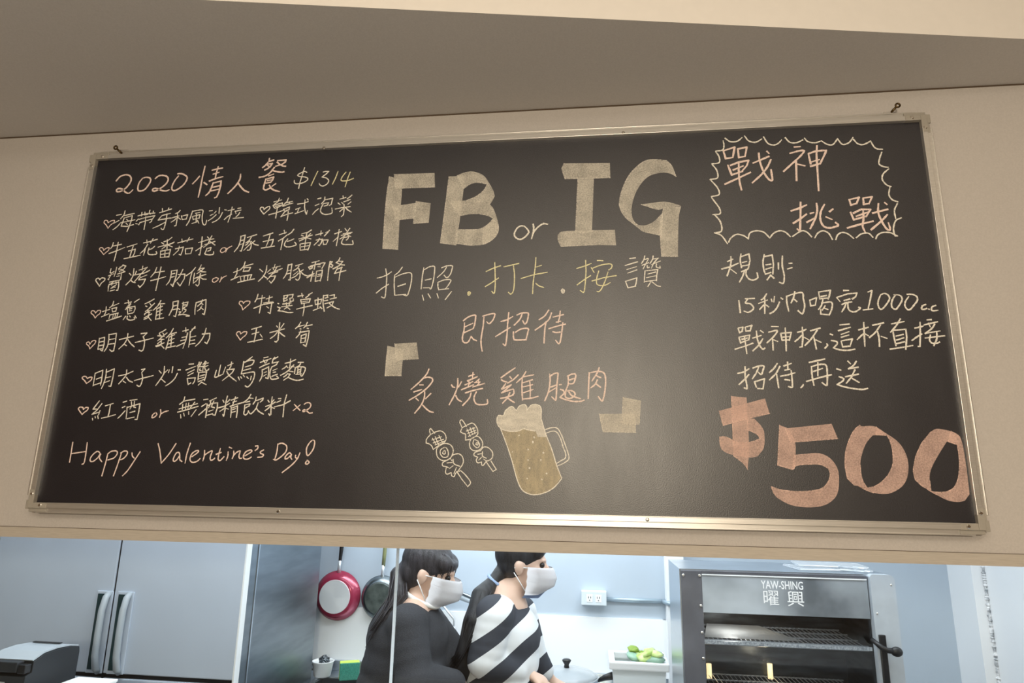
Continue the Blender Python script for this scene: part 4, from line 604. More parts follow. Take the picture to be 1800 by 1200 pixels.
for hx in (-1.612, -1.525):
    h = obj('door_handle', B(hx - 0.020, hx + 0.048, FY - 0.006, FY, 1.052, 1.345), M['steeldoor'], fr_, bevel=0.003)
    h['label'] = 'long vertical door handle with a dark slot beside a pale grip'
    obj('handle_slot', B(hx - 0.014, hx + 0.013, FY - 0.0075, FY - 0.003, 1.065, 1.335), M['green_glass'], h)
    bm = bmesh.new(); tube(bm, [(hx + 0.031, FY - 0.004, 1.338), (hx + 0.031, FY - 0.02, 1.325), (hx + 0.031, FY - 0.032, 1.28), (hx + 0.031, FY - 0.034, 1.2), (hx + 0.031, FY - 0.032, 1.12), (hx + 0.031, FY - 0.02, 1.072), (hx + 0.031, FY - 0.004, 1.058)], [0.011, 0.012, 0.012, 0.012, 0.012, 0.012, 0.011], 12)
    obj('handle_grip', bm, M['greyp'], h, smooth=True)

# ------------------------------------------------------------ kitchen counter with sink
CZ = 0.865
kc = thing('kitchen_counter', 'stainless steel kitchen counter along the white back wall', 'counter', (-0.2, 1.67, 0))
bm = bmesh.new(); sx, sy, sr = -0.93, 1.62, 0.155
box(bm, FX + 0.001, 0.585, 1.80, 1.935, CZ - 0.03, CZ); box(bm, FX + 0.001, 0.585, 1.40, 1.45, CZ - 0.03, CZ); box(bm, -0.74, 0.585, 1.45, 1.80, CZ - 0.03, CZ); box(bm, FX + 0.001, -1.02, 1.45, 1.80, CZ - 0.03, CZ)
obj('counter_top', bm, M['steel'], kc)
obj('sink_basin', (lambda b_: (box(b_, -1.02, -0.74, 1.45, 1.80, CZ - 0.20, CZ - 0.19), box(b_, -1.02, -1.01, 1.45, 1.80, CZ - 0.19, CZ - 0.003), box(b_, -0.75, -0.74, 1.45, 1.80, CZ - 0.19, CZ - 0.003), box(b_, -1.02, -0.74, 1.79, 1.80, CZ - 0.19, CZ - 0.003), box(b_, -1.02, -0.74, 1.45, 1.46, CZ - 0.19, CZ - 0.003), b_)[-1])(bmesh.new()), M['darksteel'], kc)
obj('upstand', B(FX + 0.001, 0.585, 1.915, 1.937, CZ, 0.91), M['steel'], kc, bevel=0.003)
obj('cabinet_front', B(FX + 0.001, 0.585, 1.43, 1.93, 0.1, CZ - 0.21), M['steel'], kc)

def pan(name, label, px, py, y, R, depth, mo, mbase, rb, handle, hm, mring):
    c = P(px, py, y); t = thing(name, label, 'frying pan', (c.x, y, c.z), 'frying pans hanging on the back wall')
    bm = bmesh.new()   # hanging with its underside towards the room
    lathe(bm, [(0, -depth), (rb, -depth), (rb + 0.014, -depth + 0.006), (R - 0.004, -0.004), (R, 0.0), (R - 0.003, 0.003), (R - 0.008, -0.001), (rb, -depth + 0.006), (0, -depth + 0.004)], (c.x, y, c.z), 'Y', 56)
    obj('pan_body', bm, mo, t, smooth=True)
    bm = bmesh.new(); lathe(bm, [(0, -depth - 0.004), (rb * 0.94, -depth - 0.004), (rb * 0.96, -depth + 0.001)], (c.x, y, c.z), 'Y', 56)
    obj('base_disc', bm, mbase, t)
    top = c.z + R
    bm = bmesh.new(); tube(bm, [(c.x, y - 0.006, top - 0.012), (c.x + 0.001, y - 0.014, top + 0.02), (c.x + 0.002, y - 0.012, top + 0.05)], [0.011, 0.008, 0.009], 10)
    obj('handle_ferrule', bm, M['wire'], t, smooth=True)
    bm = bmesh.new(); tube(bm, [(c.x + 0.002, y - 0.012, top + 0.045), (c.x + 0.004, y - 0.010, top + 0.10), (c.x + 0.006, y - 0.008, top + 0.19), (c.x + 0.006, y - 0.008, top + 0.23)], handle, 10)
    obj('handle', bm, hm, t, smooth=True)
    return t
sd = mat('spun_steel_disc', 'F2F5F7', 0.3, 0.4, var=0.05, vs=4)
nt = sd.node_tree; tg = nt.nodes.new('ShaderNodeTangent'); tg.direction_type = 'RADIAL'; tg.axis = 'Y'
sd.node_tree.nodes['Principled BSDF'].inputs['Anisotropic'].default_value = 0.7; nt.links.new(tg.outputs[0], nt.nodes['Principled BSDF'].inputs['Tangent'])
pan('frying_pan', 'dark red frying pan with shiny steel base and black handle, hanging beside the refrigerator', 594, 1046, 1.925, 0.121, 0.045, mat('red_enamel', '96304A', 0.18, 0.2), sd, 0.085, [0.008, 0.010, 0.012, 0.011], M['black'], None)
pan('frying_pan', 'plain steel frying pan with an olive handle, hanging right of the red pan', 671, 1050, 1.925, 0.108, 0.04, mat('worn_grey_steel', '8F989C', 0.25, 1.0, var=0.1, vs=10), mat('stained_pan_base', '7C8784', 0.45, 0.8, c2='4C5856', vs=18), 0.078, [0.009, 0.010, 0.010, 0.010], mat('olive_handle', '7C8058', 0.4), None)

# white cup with a ladle-like scrubber
c = P(566, 1188, 1.80); t = thing('cup', 'small white cup holding a dark scrubber, standing next to the refrigerator', 'cup', (c.x, 1.80, CZ))
bm = bmesh.new(); lathe(bm, [(0, 0), (0.034, 0), (0.040, 0.006), (0.050, 0.066), (0.054, 0.070), (0.050, 0.071), (0.045, 0.064), (0.036, 0.012), (0, 0.01)], (c.x, 1.80, CZ), 'Z', 32)
obj('bowl', bm, M['wplastic'], t, smooth=True)
bm = bmesh.new(); tube(bm, [(c.x - 0.045, 1.79, CZ + 0.055), (c.x - 0.075, 1.785, CZ + 0.058), (c.x - 0.078, 1.785, CZ + 0.045), (c.x - 0.042, 1.79, CZ + 0.03)], 0.005)
obj('handle', bm, M['wplastic'], t, smooth=True)
t = thing('scrubber', 'crumpled dark steel scrubber sticking out of the small white cup', 'scrubber', (c.x, 1.80, CZ + 0.06))
bm = bmesh.new()
for k in range(9):
    a = random.uniform(0, 6.3); pts = []
    for j in range(14):
        a += random.uniform(0.5, 1.1); rr = random.uniform(0.006, 0.028)
        pts.append((c.x + 0.006 + rr * math.cos(a), 1.80 + rr * math.sin(a), CZ + 0.052 + random.uniform(0, 0.055) * (1 - rr * 18)))
    tube(bm, pts, 0.0028, 5)
obj('steel_curl', bm, M['darksteel'], t, smooth=True)

c = P(613, 1192, 1.78); t = thing('sponge', 'dish sponge standing on edge, green scouring face and yellow foam back', 'sponge', (c.x, 1.78, CZ))
rz = math.radians(24)
def rot_box(hx, y0, y1, h):
    bm = bmesh.new(); vs = box(bm, -hx, hx, y0, y1, 0, h)
    bmesh.ops.rotate(bm, verts=vs, matrix=Matrix.Rotation(rz, 3, 'Z'), cent=(0, 0, 0)); bmesh.ops.translate(bm, verts=vs, vec=(c.x, 1.78, CZ)); return bm
obj('scouring_pad', rot_box(0.046, -0.024, -0.014, 0.075), mat('green_scourer', '3E8A78', 0.95, var=0.2, vs=200, bump=0.8, bs=500), t, bevel=0.003)
obj('foam_block', rot_box(0.046, -0.014, 0.024, 0.078), mat('yellow_foam', 'CFE86A', 0.9, bump=0.5, bs=300), t, bevel=0.004)

# wall tap with a hanging spray chain
t = thing('wall_tap', 'chrome wall tap with a grey spout reaching between the two cooks', 'tap', (-0.42, 1.9, 1.22))
bm = bmesh.new(); a = P(772, 1046, 1.88); b = P(800, 1044, 1.86); d = P(862, 1064, 1.80)
tube(bm, [(a.x, 1.935, a.z), (a.x, 1.90, a.z), (b.x, 1.86, b.z + 0.012), (b.x + 0.05, 1.84, b.z + 0.004), (d.x, 1.80, d.z), (d.x + 0.03, 1.80, d.z - 0.03)], 0.0085, 12); obj('spout', bm, M['darksteel'], t, smooth=True)
bm = bmesh.new(); cyl(bm, (b.x + 0.035, 1.845, b.z - 0.012), (d.x - 0.01, 1.81, d.z - 0.012), 0.013); obj('spout_sleeve', bm, M['greyp'], t, smooth=True)
bm = bmesh.new(); lathe(bm, [(0, -0.028), (0.017, -0.028), (0.020, -0.01), (0.020, 0.01), (0.012, 0.028), (0, 0.03)], (a.x + 0.01, 1.87, a.z - 0.005), 'Z', 20); obj('valve', bm, M['wire'], t, smooth=True)
bm = bmesh.new(); q0 = P(798, 1100, 1.86); q1 = P(788, 1150, 1.86)
tube(bm, [(a.x + 0.01, 1.87, a.z - 0.03), (q0.x, 1.86, q0.z + 0.03), (q0.x, 1.86, q0.z), (q1.x, 1.86, q1.z), (q1.x + 0.01, 1.86, CZ + 0.03)], 0.006, 10); obj('hose', bm, M['wire'], t, smooth=True)
for px, py in ((798, 1105), (793, 1128), (789, 1142)):
    q = P(px, py, 1.85); bm = bmesh.new(); bmesh.ops.create_uvsphere(bm, u_segments=14, v_segments=10, radius=0.011, matrix=Matrix.Translation(q)); obj('hose_joint', bm, M['wire'], t, smooth=True)

# outlet and conduit
q = P(1022, 1036, 1.95); r = P(1066, 1062, 1.95)
t = thing('outlet_box', 'grey surface mounted double socket box on the back wall', 'outlet', ((q.x + r.x) / 2, 1.93, r.z))
obj('housing', B(q.x, r.x, 1.905, 1.949, r.z, q.z), mat('light_grey_box', 'D3DDE4', 0.4), t, bevel=0.003)
for k in (0.33, 0.68):
    cx = q.x + (r.x - q.x) * k; cz = (q.z + r.z) / 2
    s = obj('socket', B(cx - 0.014, cx + 0.014, 1.9035, 1.906, cz - 0.017, cz + 0.017), M['wplastic'], t, bevel=0.001)
    bm = bmesh.new(); box(bm, cx - 0.007, cx - 0.004, 1.9028, 1.904, cz, cz + 0.009); box(bm, cx + 0.004, cx + 0.007, 1.9028, 1.904, cz, cz + 0.009); box(bm, cx - 0.002, cx + 0.002, 1.9028, 1.904, cz - 0.011, cz - 0.006)
    obj('socket_slots', bm, M['black'], s)
t = thing('conduit', 'thin grey cable conduit running from the socket box behind the oven', 'conduit', (r.x, 1.93, 1.24))
bm = bmesh.new(); cyl(bm, (r.x, 1.936, 1.243), (0.634, 1.936, 1.243), 0.011); tube(bm, [(0.62, 1.936, 1.243), (0.632, 1.90, 1.243), (0.65, 1.872, 1.243), (0.72, 1.872, 1.243)], 0.011, 12)
obj('pipe', bm, mat('grey_conduit', '9FB0BC', 0.35, 0.4), t, smooth=True)
bm = bmesh.new(); cyl(bm, (0.655, 1.872, 1.243), (0.672, 1.872, 1.243), 0.014); obj('pipe_clip', bm, M['wire'], t, smooth=True)

# covered pot, tongs, tub
pc = P(1000, 1180, 1.66); pc.x -= 0.01; LZ = 0.958
t = thing('cooking_pot', 'low pot with a clear domed lid and a black knob near the tub', 'pot', (pc.x, 1.66, CZ))
bm = bmesh.new(); lathe(bm, [(0, 0), (0.125, 0), (0.133, 0.01), (0.137, 0.088), (0.141, 0.091), (0.133, 0.091), (0.128, 0.012), (0, 0.006)], (pc.x, 1.66, CZ), 'Z', 48); obj('pot_body', bm, M['steel'], t, smooth=True)
bm = bmesh.new(); lathe(bm, [(0.136, 0.0), (0.138, 0.004), (0.12, 0.016), (0.08, 0.028), (0.04, 0.034), (0, 0.036)], (pc.x, 1.66, LZ), 'Z', 48); obj('lid', bm, mat('lid_glass', 'DCE3E8', 0.08, 0.0, trans=0.5, spec=0.7), t, smooth=True)
bm = bmesh.new(); lathe(bm, [(0.130, 0.001), (0.141, 0.001), (0.142, 0.006), (0.132, 0.008), (0.130, 0.001)], (pc.x, 1.66, LZ - 0.003), 'Z', 48); obj('lid_rim', bm, M['wire'], t, smooth=True)
bm = bmesh.new(); lathe(bm, [(0, 0), (0.012, 0), (0.010, 0.012), (0.018, 0.024), (0.020, 0.030), (0.015, 0.034), (0, 0.035)], (pc.x, 1.66, LZ + 0.036), 'Z', 20); obj('lid_knob', bm, M['black'], t, smooth=True)
bm = bmesh.new(); tube(bm, [(pc.x + 0.137, 1.66, CZ + 0.082), (pc.x + 0.165, 1.64, CZ + 0.10), (pc.x + 0.20, 1.62, CZ + 0.115)], [0.007, 0.012, 0.016], 10); obj('side_handle', bm, M['black'], t, smooth=True)
bm = bmesh.new(); tube(bm, [(pc.x - 0.137, 1.66, CZ + 0.078), (pc.x - 0.165, 1.65, CZ + 0.09), (pc.x - 0.185, 1.64, CZ + 0.10)], [0.006, 0.009, 0.011], 10); obj('side_handle', bm, M['black'], t, smooth=True)
x0 = P(1079, 1170, 1.6).x; x1 = P(1164, 1170, 1.6).x; cx = (x0 + x1) / 2
t = thing('storage_tub', 'milky white plastic tub with a wide rim, against the corner beside the oven', 'tub', (cx, 1.62, CZ))
def taper(bm, x0, x1, y0, y1, z0, z1, e):
    vs = box(bm, x0, x1, y0, y1, z0, z1); m_ = Vector(((x0 + x1) / 2, (y0 + y1) / 2, 0))
    for v in vs:
        if v.co.z > (z0 + z1) / 2: v.co.x += math.copysign(e, v.co.x - m_.x); v.co.y += math.copysign(e, v.co.y - m_.y)
bm = bmesh.new(); taper(bm, x0, x1, 1.53, 1.70, CZ, 1.035, 0.008)
top = max(bm.faces, key=lambda f: f.calc_center_median().z); bmesh.ops.delete(bm, geom=[top], context='FACES_ONLY')
bmesh.ops.solidify(bm, geom=bm.faces[:], thickness=0.003); obj('tub_wall', bm, M['clearp'], t)
bm = bmesh.new()
for (a_, b_, c_, d_) in ((x0 - 0.022, x1 + 0.022, 1.507, 1.532), (x0 - 0.022, x1 + 0.022, 1.698, 1.723), (x0 - 0.022, x0 + 0.004, 1.52, 1.71), (x1 - 0.004, x1 + 0.022, 1.52, 1.71)): box(bm, a_, b_, c_, d_, 1.030, 1.062)
obj('tub_rim', bm, M['wplastic'], t, bevel=0.006)
t = thing('vegetable_bag', 'pale green vegetables in a thin plastic bag on top of the white tub', 'vegetables', (cx, 1.62, 1.03))
def leafblob(name, m, n, spread, zr, parent, rr=(0.02, 0.035)):
    bm = bmesh.new()
    for k in range(n):
        q = Vector((cx + 0.012 + random.uniform(-spread, spread), 1.60 + random.uniform(-0.045, 0.045), random.uniform(*zr)))
        mm = Matrix.Translation(q) @ Matrix.Rotation(random.uniform(0, 3), 4, 'Z') @ Matrix.Rotation(random.uniform(-0.5, 0.5), 4, 'X') @ Matrix.Diagonal((random.uniform(*rr) * 1.7, random.uniform(*rr), random.uniform(*rr) * 0.45, 1))
        r_ = bmesh.ops.create_icosphere(bm, subdivisions=2, radius=1, matrix=mm)
        for v in r_['verts']: v.co += Vector((random.uniform(-1, 1), random.uniform(-1, 1), random.uniform(-1, 1))) * 0.003
    return obj(name, bm, m, parent, smooth=True)
leafblob('leaf_stalk', mat('pale_green_stalk', 'DFF2AC', 0.5, c2='B4D468', vs=30), 9, 0.05, (1.06, 1.09), t)
leafblob('leaf_tip', mat('green_leaf', '8DAA48', 0.6), 4, 0.04, (1.085, 1.097), t, (0.010, 0.018))
leafblob('bag_film', mat('milky_green_film', 'BDE6CF', 0.25, trans=0.4), 5, 0.068, (1.045, 1.07), t, (0.03, 0.042))

# ------------------------------------------------------------ oven
OX0, OX1, OY, OYB, OT = 0.599, 1.329, 1.1, 1.44, 1.484
ov = thing('oven', 'grey steel glass-fronted oven cabinet with a black latch handle', 'oven', ((OX0 + OX1) / 2, 1.27, 0))
bm = bmesh.new(); box(bm, OX0, OX1, OY, OYB, OT - 0.012, OT); box(bm, OX0, OX0 + 0.012, OY, OYB, 0.5, OT - 0.012); box(bm, OX1 - 0.012, OX1, OY, OYB, 0.5, OT - 0.012); box(bm, OX0, OX1, OYB - 0.012, OYB, 0.5, OT - 0.012); box(bm, OX0, OX1, OY, OYB, 0.5, 0.52)
obj('shell', bm, M['steel'], ov)
IX0, IX1 = 0.677, 1.247
bm = bmesh.new(); box(bm, OX0 + 0.013, IX0, OY + 0.002, OY + 0.02, 0.52, OT - 0.013); box(bm, IX0, OX1 - 0.013, OY + 0.002, OY + 0.02, 1.474 - 0.012, OT - 0.013)
obj('front_frame', bm, M['ovensteel'], ov)
obj('door_column', B(OX0 + 0.004, IX0, OY - 0.012, OY + 0.002, 0.52, OT - 0.004), M['ovensteel'], ov, bevel=0.002)
obj('door_header', B(IX0, 1.247, OY - 0.012, OY + 0.002, 1.468, OT - 0.004), M['ovensteel'], ov, bevel=0.001)
obj('seal_strip', B(IX0, 1.245, OY - 0.013, OY + 0.0, 1.4655, 1.4695), M['wplastic'], ov)
obj('upper_back_panel', B(IX0, 1.2465, OY - 0.0100, OY - 0.0073, 1.338, 1.4655), mat('painted_reflection_steel', 'C6D0D9', 0.34, 0.3, c2='6C737A', vs=2.6, bump=0.05, bs=40), ov)  # reflections painted into the steel as pale and dark tones
bm = bmesh.new(); box(bm, IX0 - 0.02, IX1 + 0.03, OYB - 0.02, OYB - 0.013, 0.52, 1.46); box(bm, IX0 - 0.022, IX0 - 0.016, OY + 0.02, OYB - 0.013, 0.52, 1.46); box(bm, IX1 + 0.02, IX1 + 0.026, OY + 0.02, OYB - 0.013, 0.52, 1.46); box(bm, IX0 - 0.02, IX1 + 0.03, OY + 0.02, OYB - 0.013, 1.34, 1.345)
obj('inner_chamber', bm, mat('sooty_steel', '54585C', 0.35, 0.85, c2='2A2C2E', vs=7, aniso=(1, 1, 5), bump=0.2, bs=20), ov)
M['rackbar'] = mat('bright_rack_bar', 'F4F6F8', 0.3, 0.2, c2='A8AEB4', vs=160, bump=0.6, bs=200)
def oven_rack(z, tray=None):
    bm = bmesh.new()
    for k in range(34): x = IX0 + 0.006 + k * 0.0165; cyl(bm, (x, OY + 0.035, z), (x, OYB - 0.025, z), 0.0016, n=5)
    for y in (OY + 0.035, OY + 0.13, OY + 0.23, OYB - 0.025): cyl(bm, (IX0, y, z - 0.003), (IX1, y, z - 0.003), 0.003, n=6)
    cyl(bm, (IX0, OY + 0.033, z - 0.014), (IX1, OY + 0.033, z - 0.014), 0.0045, n=8); _ = 0
    rk = obj('oven_rack', bm, M['wire'], ov); obj('rack_front_bar', B(IX0, IX1, OY + 0.004, OY + 0.012, z - 0.010, z + 0.001), M['rackbar'], rk); return rk
oven_rack(1.241); oven_rack(1.06)
bm = bmesh.new(); vs = [bm.verts.new(v) for v in ((IX0 + 0.01, OY + 0.05, 1.2435), (IX0 + 0.35, OY + 0.05, 1.2435), (IX0 + 0.26, OYB - 0.04, 1.246), (IX0 + 0.06, OYB - 0.04, 1.246))]
bm.faces.new(vs); bmesh.ops.solidify(bm, geom=bm.faces[:], thickness=0.002); obj('foil_sheet', bm, mat('crumpled_foil', 'EEF0F2', 0.4, 0.2, bump=0.9, bs=30), ov)
bm = bmesh.new()
for px in (1246, 1353):
    q = P(px, 1168, OYB - 0.05); cyl(bm, (q.x, q.y, q.z + 0.004), (q.x, q.y, q.z - 0.05), 0.010)
em = bpy.data.materials.new('warm_oven_lamp'); em.use_nodes = True; b_ = em.node_tree.nodes['Principled BSDF']; b_.inputs['Emission Color'].default_value = (1, 0.72, 0.35, 1); b_.inputs['Emission Strength'].default_value = 1.6
obj('oven_lamp', bm, em, ov, smooth=True)
gl2 = gl.copy(); gl2.name = 'smoky_oven_glass'
for n_ in gl2.node_tree.nodes:
    if n_.type == 'BSDF_TRANSPARENT': n_.inputs[0].default_value = (0.88, 0.90, 0.92, 1)
    if n_.name == 'base_reflection': n_.inputs[2].default_value = 0.05
    if n_.type == 'BSDF_GLOSSY': n_.inputs['Roughness'].default_value = 0.06
obj('door_glass', B(IX0, 1.247, OY - 0.007, OY - 0.002, 0.55, 1.4655), gl2, ov)
bm = bmesh.new()
for x, z in ((OX0 + 0.012, 1.463), (IX0 - 0.008, 1.463), (IX0 - 0.008, 1.36), (IX0 - 0.008, 1.27), (IX0 - 0.008, 1.185), (IX0 - 0.008, 1.10)):
    bmr = bmesh.new(); bmesh.ops.create_uvsphere(bmr, u_segments=12, v_segments=8, radius=0.0055, matrix=Matrix.Translation((x, OY - 0.013, z)) @ Matrix.Diagonal((1, 0.5, 1, 1))); obj('rivet', bmr, M['screw'], ov, smooth=True)
bm.free()
bm = bmesh.new(); lx0, lx1 = 1.250, 1.331; pr = []
for k in range(7): a_ = PI / 2 * k / 6; pr.append((lx0 + 0.012 - 0.012 * math.cos(a_), 1.476 + 0.012 * math.sin(a_) - 0.0))
for k in range(7): a_ = PI / 2 * (1 - k / 6); pr.append((lx1 - 0.018 + 0.018 * math.cos(a_), 1.470 + 0.018 * math.sin(a_)))
pr += [(lx1, 0.55), (lx0, 0.55)]
f_ = [bm.verts.new((x, OY - 0.030, z)) for x, z in pr]; g_ = [bm.verts.new((x, OY + 0.0, z)) for x, z in pr]; n_ = len(pr)
bm.faces.new(f_[::-1]); bm.faces.new(g_)
for k in range(n_): bm.faces.new((f_[k], f_[(k + 1) % n_], g_[(k + 1) % n_], g_[k]))
bmesh.ops.recalc_face_normals(bm, faces=bm.faces)
hp = obj('latch_column', bm, mat('pale_latch_steel', 'C3CCD5', 0.4, 0.3, var=0.04, vs=30), ov)
for x, z in ((1.318, 1.455), (1.262, 1.36)):
    bmr = bmesh.new(); bmesh.ops.create_uvsphere(bmr, u_segments=10, v_segments=6, radius=0.0035, matrix=Matrix.Translation((x, OY - 0.031, z)) @ Matrix.Diagonal((1, 0.5, 1, 1))); obj('small_rivet', bmr, M['screw'], hp, smooth=True)
kx = P(1549, 1120, OY - 0.03).x
obj('latch_strip', B(kx - 0.009, kx + 0.012, OY - 0.040, OY - 0.028, 0.6, 1.292), M['black'], hp, bevel=0.003)
bm = bmesh.new(); kz = P(1560, 1142, OY - 0.05).z
tube(bm, [(kx - 0.035, OY - 0.034, kz + 0.03), (kx - 0.012, OY - 0.052, kz + 0.008), (kx + 0.006, OY - 0.056, kz), (kx + 0.03, OY - 0.058, kz - 0.002)], [0.007, 0.009, 0.009, 0.010], 12)
bmesh.ops.create_uvsphere(bm, u_segments=16, v_segments=12, radius=0.017, matrix=Matrix.Translation((kx + 0.034, OY - 0.058, kz - 0.003)) @ Matrix.Diagonal((1.15, 0.7, 0.95, 1)))
obj('latch_handle', bm, M['black'], hp, smooth=True)
def lettering(body, px0, px1, py0, py1, y, name, sp=1.0, off=0.004):
    cu = bpy.data.curves.new(name, 'FONT'); cu.body = body; cu.extrude = 0.0; cu.offset = off; cu.space_character = sp; cu.resolution_u = 3
    o = bpy.data.objects.new('tmp', cu); COL.objects.link(o); bpy.context.view_layer.update()
    dg = bpy.context.evaluated_depsgraph_get(); me = bpy.data.meshes.new_from_object(o.evaluated_get(dg)); bpy.data.objects.remove(o, do_unlink=True)
    xs = [v.co.x for v in me.vertices]; ys = [v.co.y for v in me.vertices]
    if not xs: return None
    a = P(px0, py1, y); b = P(px1, py0, y); sx_ = (b.x - a.x) / (max(xs) - min(xs)); sz_ = (b.z - a.z) / (max(ys) - min(ys))
    for v in me.vertices: v.co = Vector((a.x + (v.co.x - min(xs)) * sx_, y, a.z + (v.co.y - min(ys)) * sz_))
    me.materials.clear(); me.materials.append(M['letter'])
    q = bpy.data.objects.new(name, me); COL.objects.link(q); q.parent = ov; q.matrix_parent_inverse = Matrix.Translation(-ov.location)
    q['label'] = 'white printed lettering on the oven glass'; return q
M['letter'] = mat('white_print', 'F2F4F6', 0.6)
lettering('YAW-SHING', 1338, 1411, 1022, 1034, OY - 0.0104, 'door_lettering', 1.0, 0.012)
lettering('\u66dc', 1343, 1368, 1038, 1063, OY - 0.0104, 'door_lettering', 1.0, 0.0)
lettering('\u8208', 1385, 1412, 1039, 1065, OY - 0.0104, 'door_lettering', 1.0, 0.0)
obj('stand', B(OX0 + 0.02, OX1 - 0.02, OY + 0.02, OYB, 0.0, 0.498), M['darksteel'], ov)
def wire_rack(cx, cy, z, w_, d_, rz_, label, name='wire_rack'):
    t = thing(name, label, 'wire rack', (cx, cy, z), 'wire racks stacked on the oven')
    def tf(bm):
        bmesh.ops.rotate(bm, verts=bm.verts, matrix=Matrix.Rotation(rz_, 3, 'Z'), cent=(0, 0, 0)); bmesh.ops.translate(bm, verts=bm.verts, vec=(cx, cy, z)); return bm
    bm = bmesh.new(); n = int(w_ / 0.012)
    for k in range(n + 1): x = -w_ / 2 + w_ * k / n; cyl(bm, (x, -d_ / 2, 0.004), (x, d_ / 2, 0.004), 0.0011, n=5)
    for k in range(8): y = -d_ / 2 + d_ * k / 7; cyl(bm, (-w_ / 2, y, 0.0065), (w_ / 2, y, 0.0065), 0.0011, n=5)
    obj('wire_grid', tf(bm), M['wire'], t)
    bm = bmesh.new(); tube(bm, [(-w_ / 2, -d_ / 2, 0.003), (w_ / 2, -d_ / 2, 0.003), (w_ / 2, d_ / 2, 0.003), (-w_ / 2, d_ / 2, 0.003), (-w_ / 2, -d_ / 2, 0.003)], 0.0025, 6)
    obj('rim_wire', tf(bm), M['wire'], t)
    bm = bmesh.new(); tube(bm, [(0.02, -d_ / 2, 0.006), (0.07, -d_ / 2 - 0.07, 0.008), (0.085, -d_ / 2 - 0.075, 0.008), (0.10, -d_ / 2 - 0.07, 0.009), (0.07, -d_ / 2, 0.006)], 0.0028, 6)
    obj('wire_handle', tf(bm), M['wire'], t)
wire_rack(1.165, 1.255, OT, 0.26, 0.15, 0.12, 'lower chrome wire grid rack lying flat on the oven top')
wire_rack(1.18, 1.27, OT + 0.010, 0.24, 0.14, -0.10, 'upper chrome wire grid rack lying across the other rack on the oven')

# ------------------------------------------------------------ printer and white box on the serving counter
CT = 1.072
pr_ = thing('receipt_printer', 'black receipt printer with a grey lid at the left end of the counter', 'printer', (-1.46, 0.54, CT))
PX0, PX1 = -1.535, -1.388
def side_profile(bm, x0, x1, prof):
    A = [bm.verts.new((x0, y, z)) for y, z in prof]; C = [bm.verts.new((x1, y, z)) for y, z in prof]; n = len(prof)
    bm.faces.new(A[::-1]); bm.faces.new(C)
    for k in range(n): bm.faces.new((A[k], A[(k + 1) % n], C[(k + 1) % n], C[k]))
    bmesh.ops.recalc_face_normals(bm, faces=bm.faces)
bm = bmesh.new(); side_profile(bm, PX0 + 0.004, PX1, [(0.44, CT), (0.64, CT), (0.644, 1.215), (0.64, 1.232), (0.60, 1.240), (0.55, 1.243), (0.50, 1.240), (0.463, 1.226), (0.462, 1.196), (0.44, 1.190)])
obj('housing', bm, M['charcoal'], pr_, bevel=0.002)
bm = bmesh.new(); side_profile(bm, PX0, PX1 - 0.002, [(0.462, 1.228), (0.50, 1.242), (0.55, 1.245), (0.60, 1.2415), (0.638, 1.234), (0.638, 1.237), (0.60, 1.245), (0.55, 1.249), (0.50, 1.246), (0.460, 1.231)])
obj('lid', bm, M['greyp'], pr_)
obj('paper_slot', B(PX0 + 0.02, PX1 - 0.03, 0.59, 0.60, 1.2475, 1.2505), M['black'], pr_)
obj('front_cover', B(PX0 + 0.006, PX1 - 0.028, 0.434, 0.463, 1.200, 1.229), M['charcoal'], pr_, bevel=0.004)
obj('release_lever', B(PX1 - 0.027, PX1 - 0.003, 0.437, 0.461, 1.197, 1.222), M['black'], pr_, bevel=0.003)
obj('badge', B(PX0 + 0.045, PX0 + 0.085, 0.4385, 0.4405, 1.168, 1.174), M['screw'], pr_)
q0 = P(138, 1189, 0.60); q1 = P(206, 1192, 0.60)
wb = thing('white_box', 'low white box on the counter just behind the printer', 'box', ((q0.x + q1.x) / 2, 0.53, CT))
obj('box_body', B(q0.x, q1.x, 0.50, 0.60, CT, q0.z - 0.004), M['wplastic'], wb, bevel=0.003)
obj('box_lid', B(q0.x - 0.002, q1.x + 0.002, 0.498, 0.602, q0.z - 0.008, q0.z), M['wplastic'], wb, bevel=0.002)

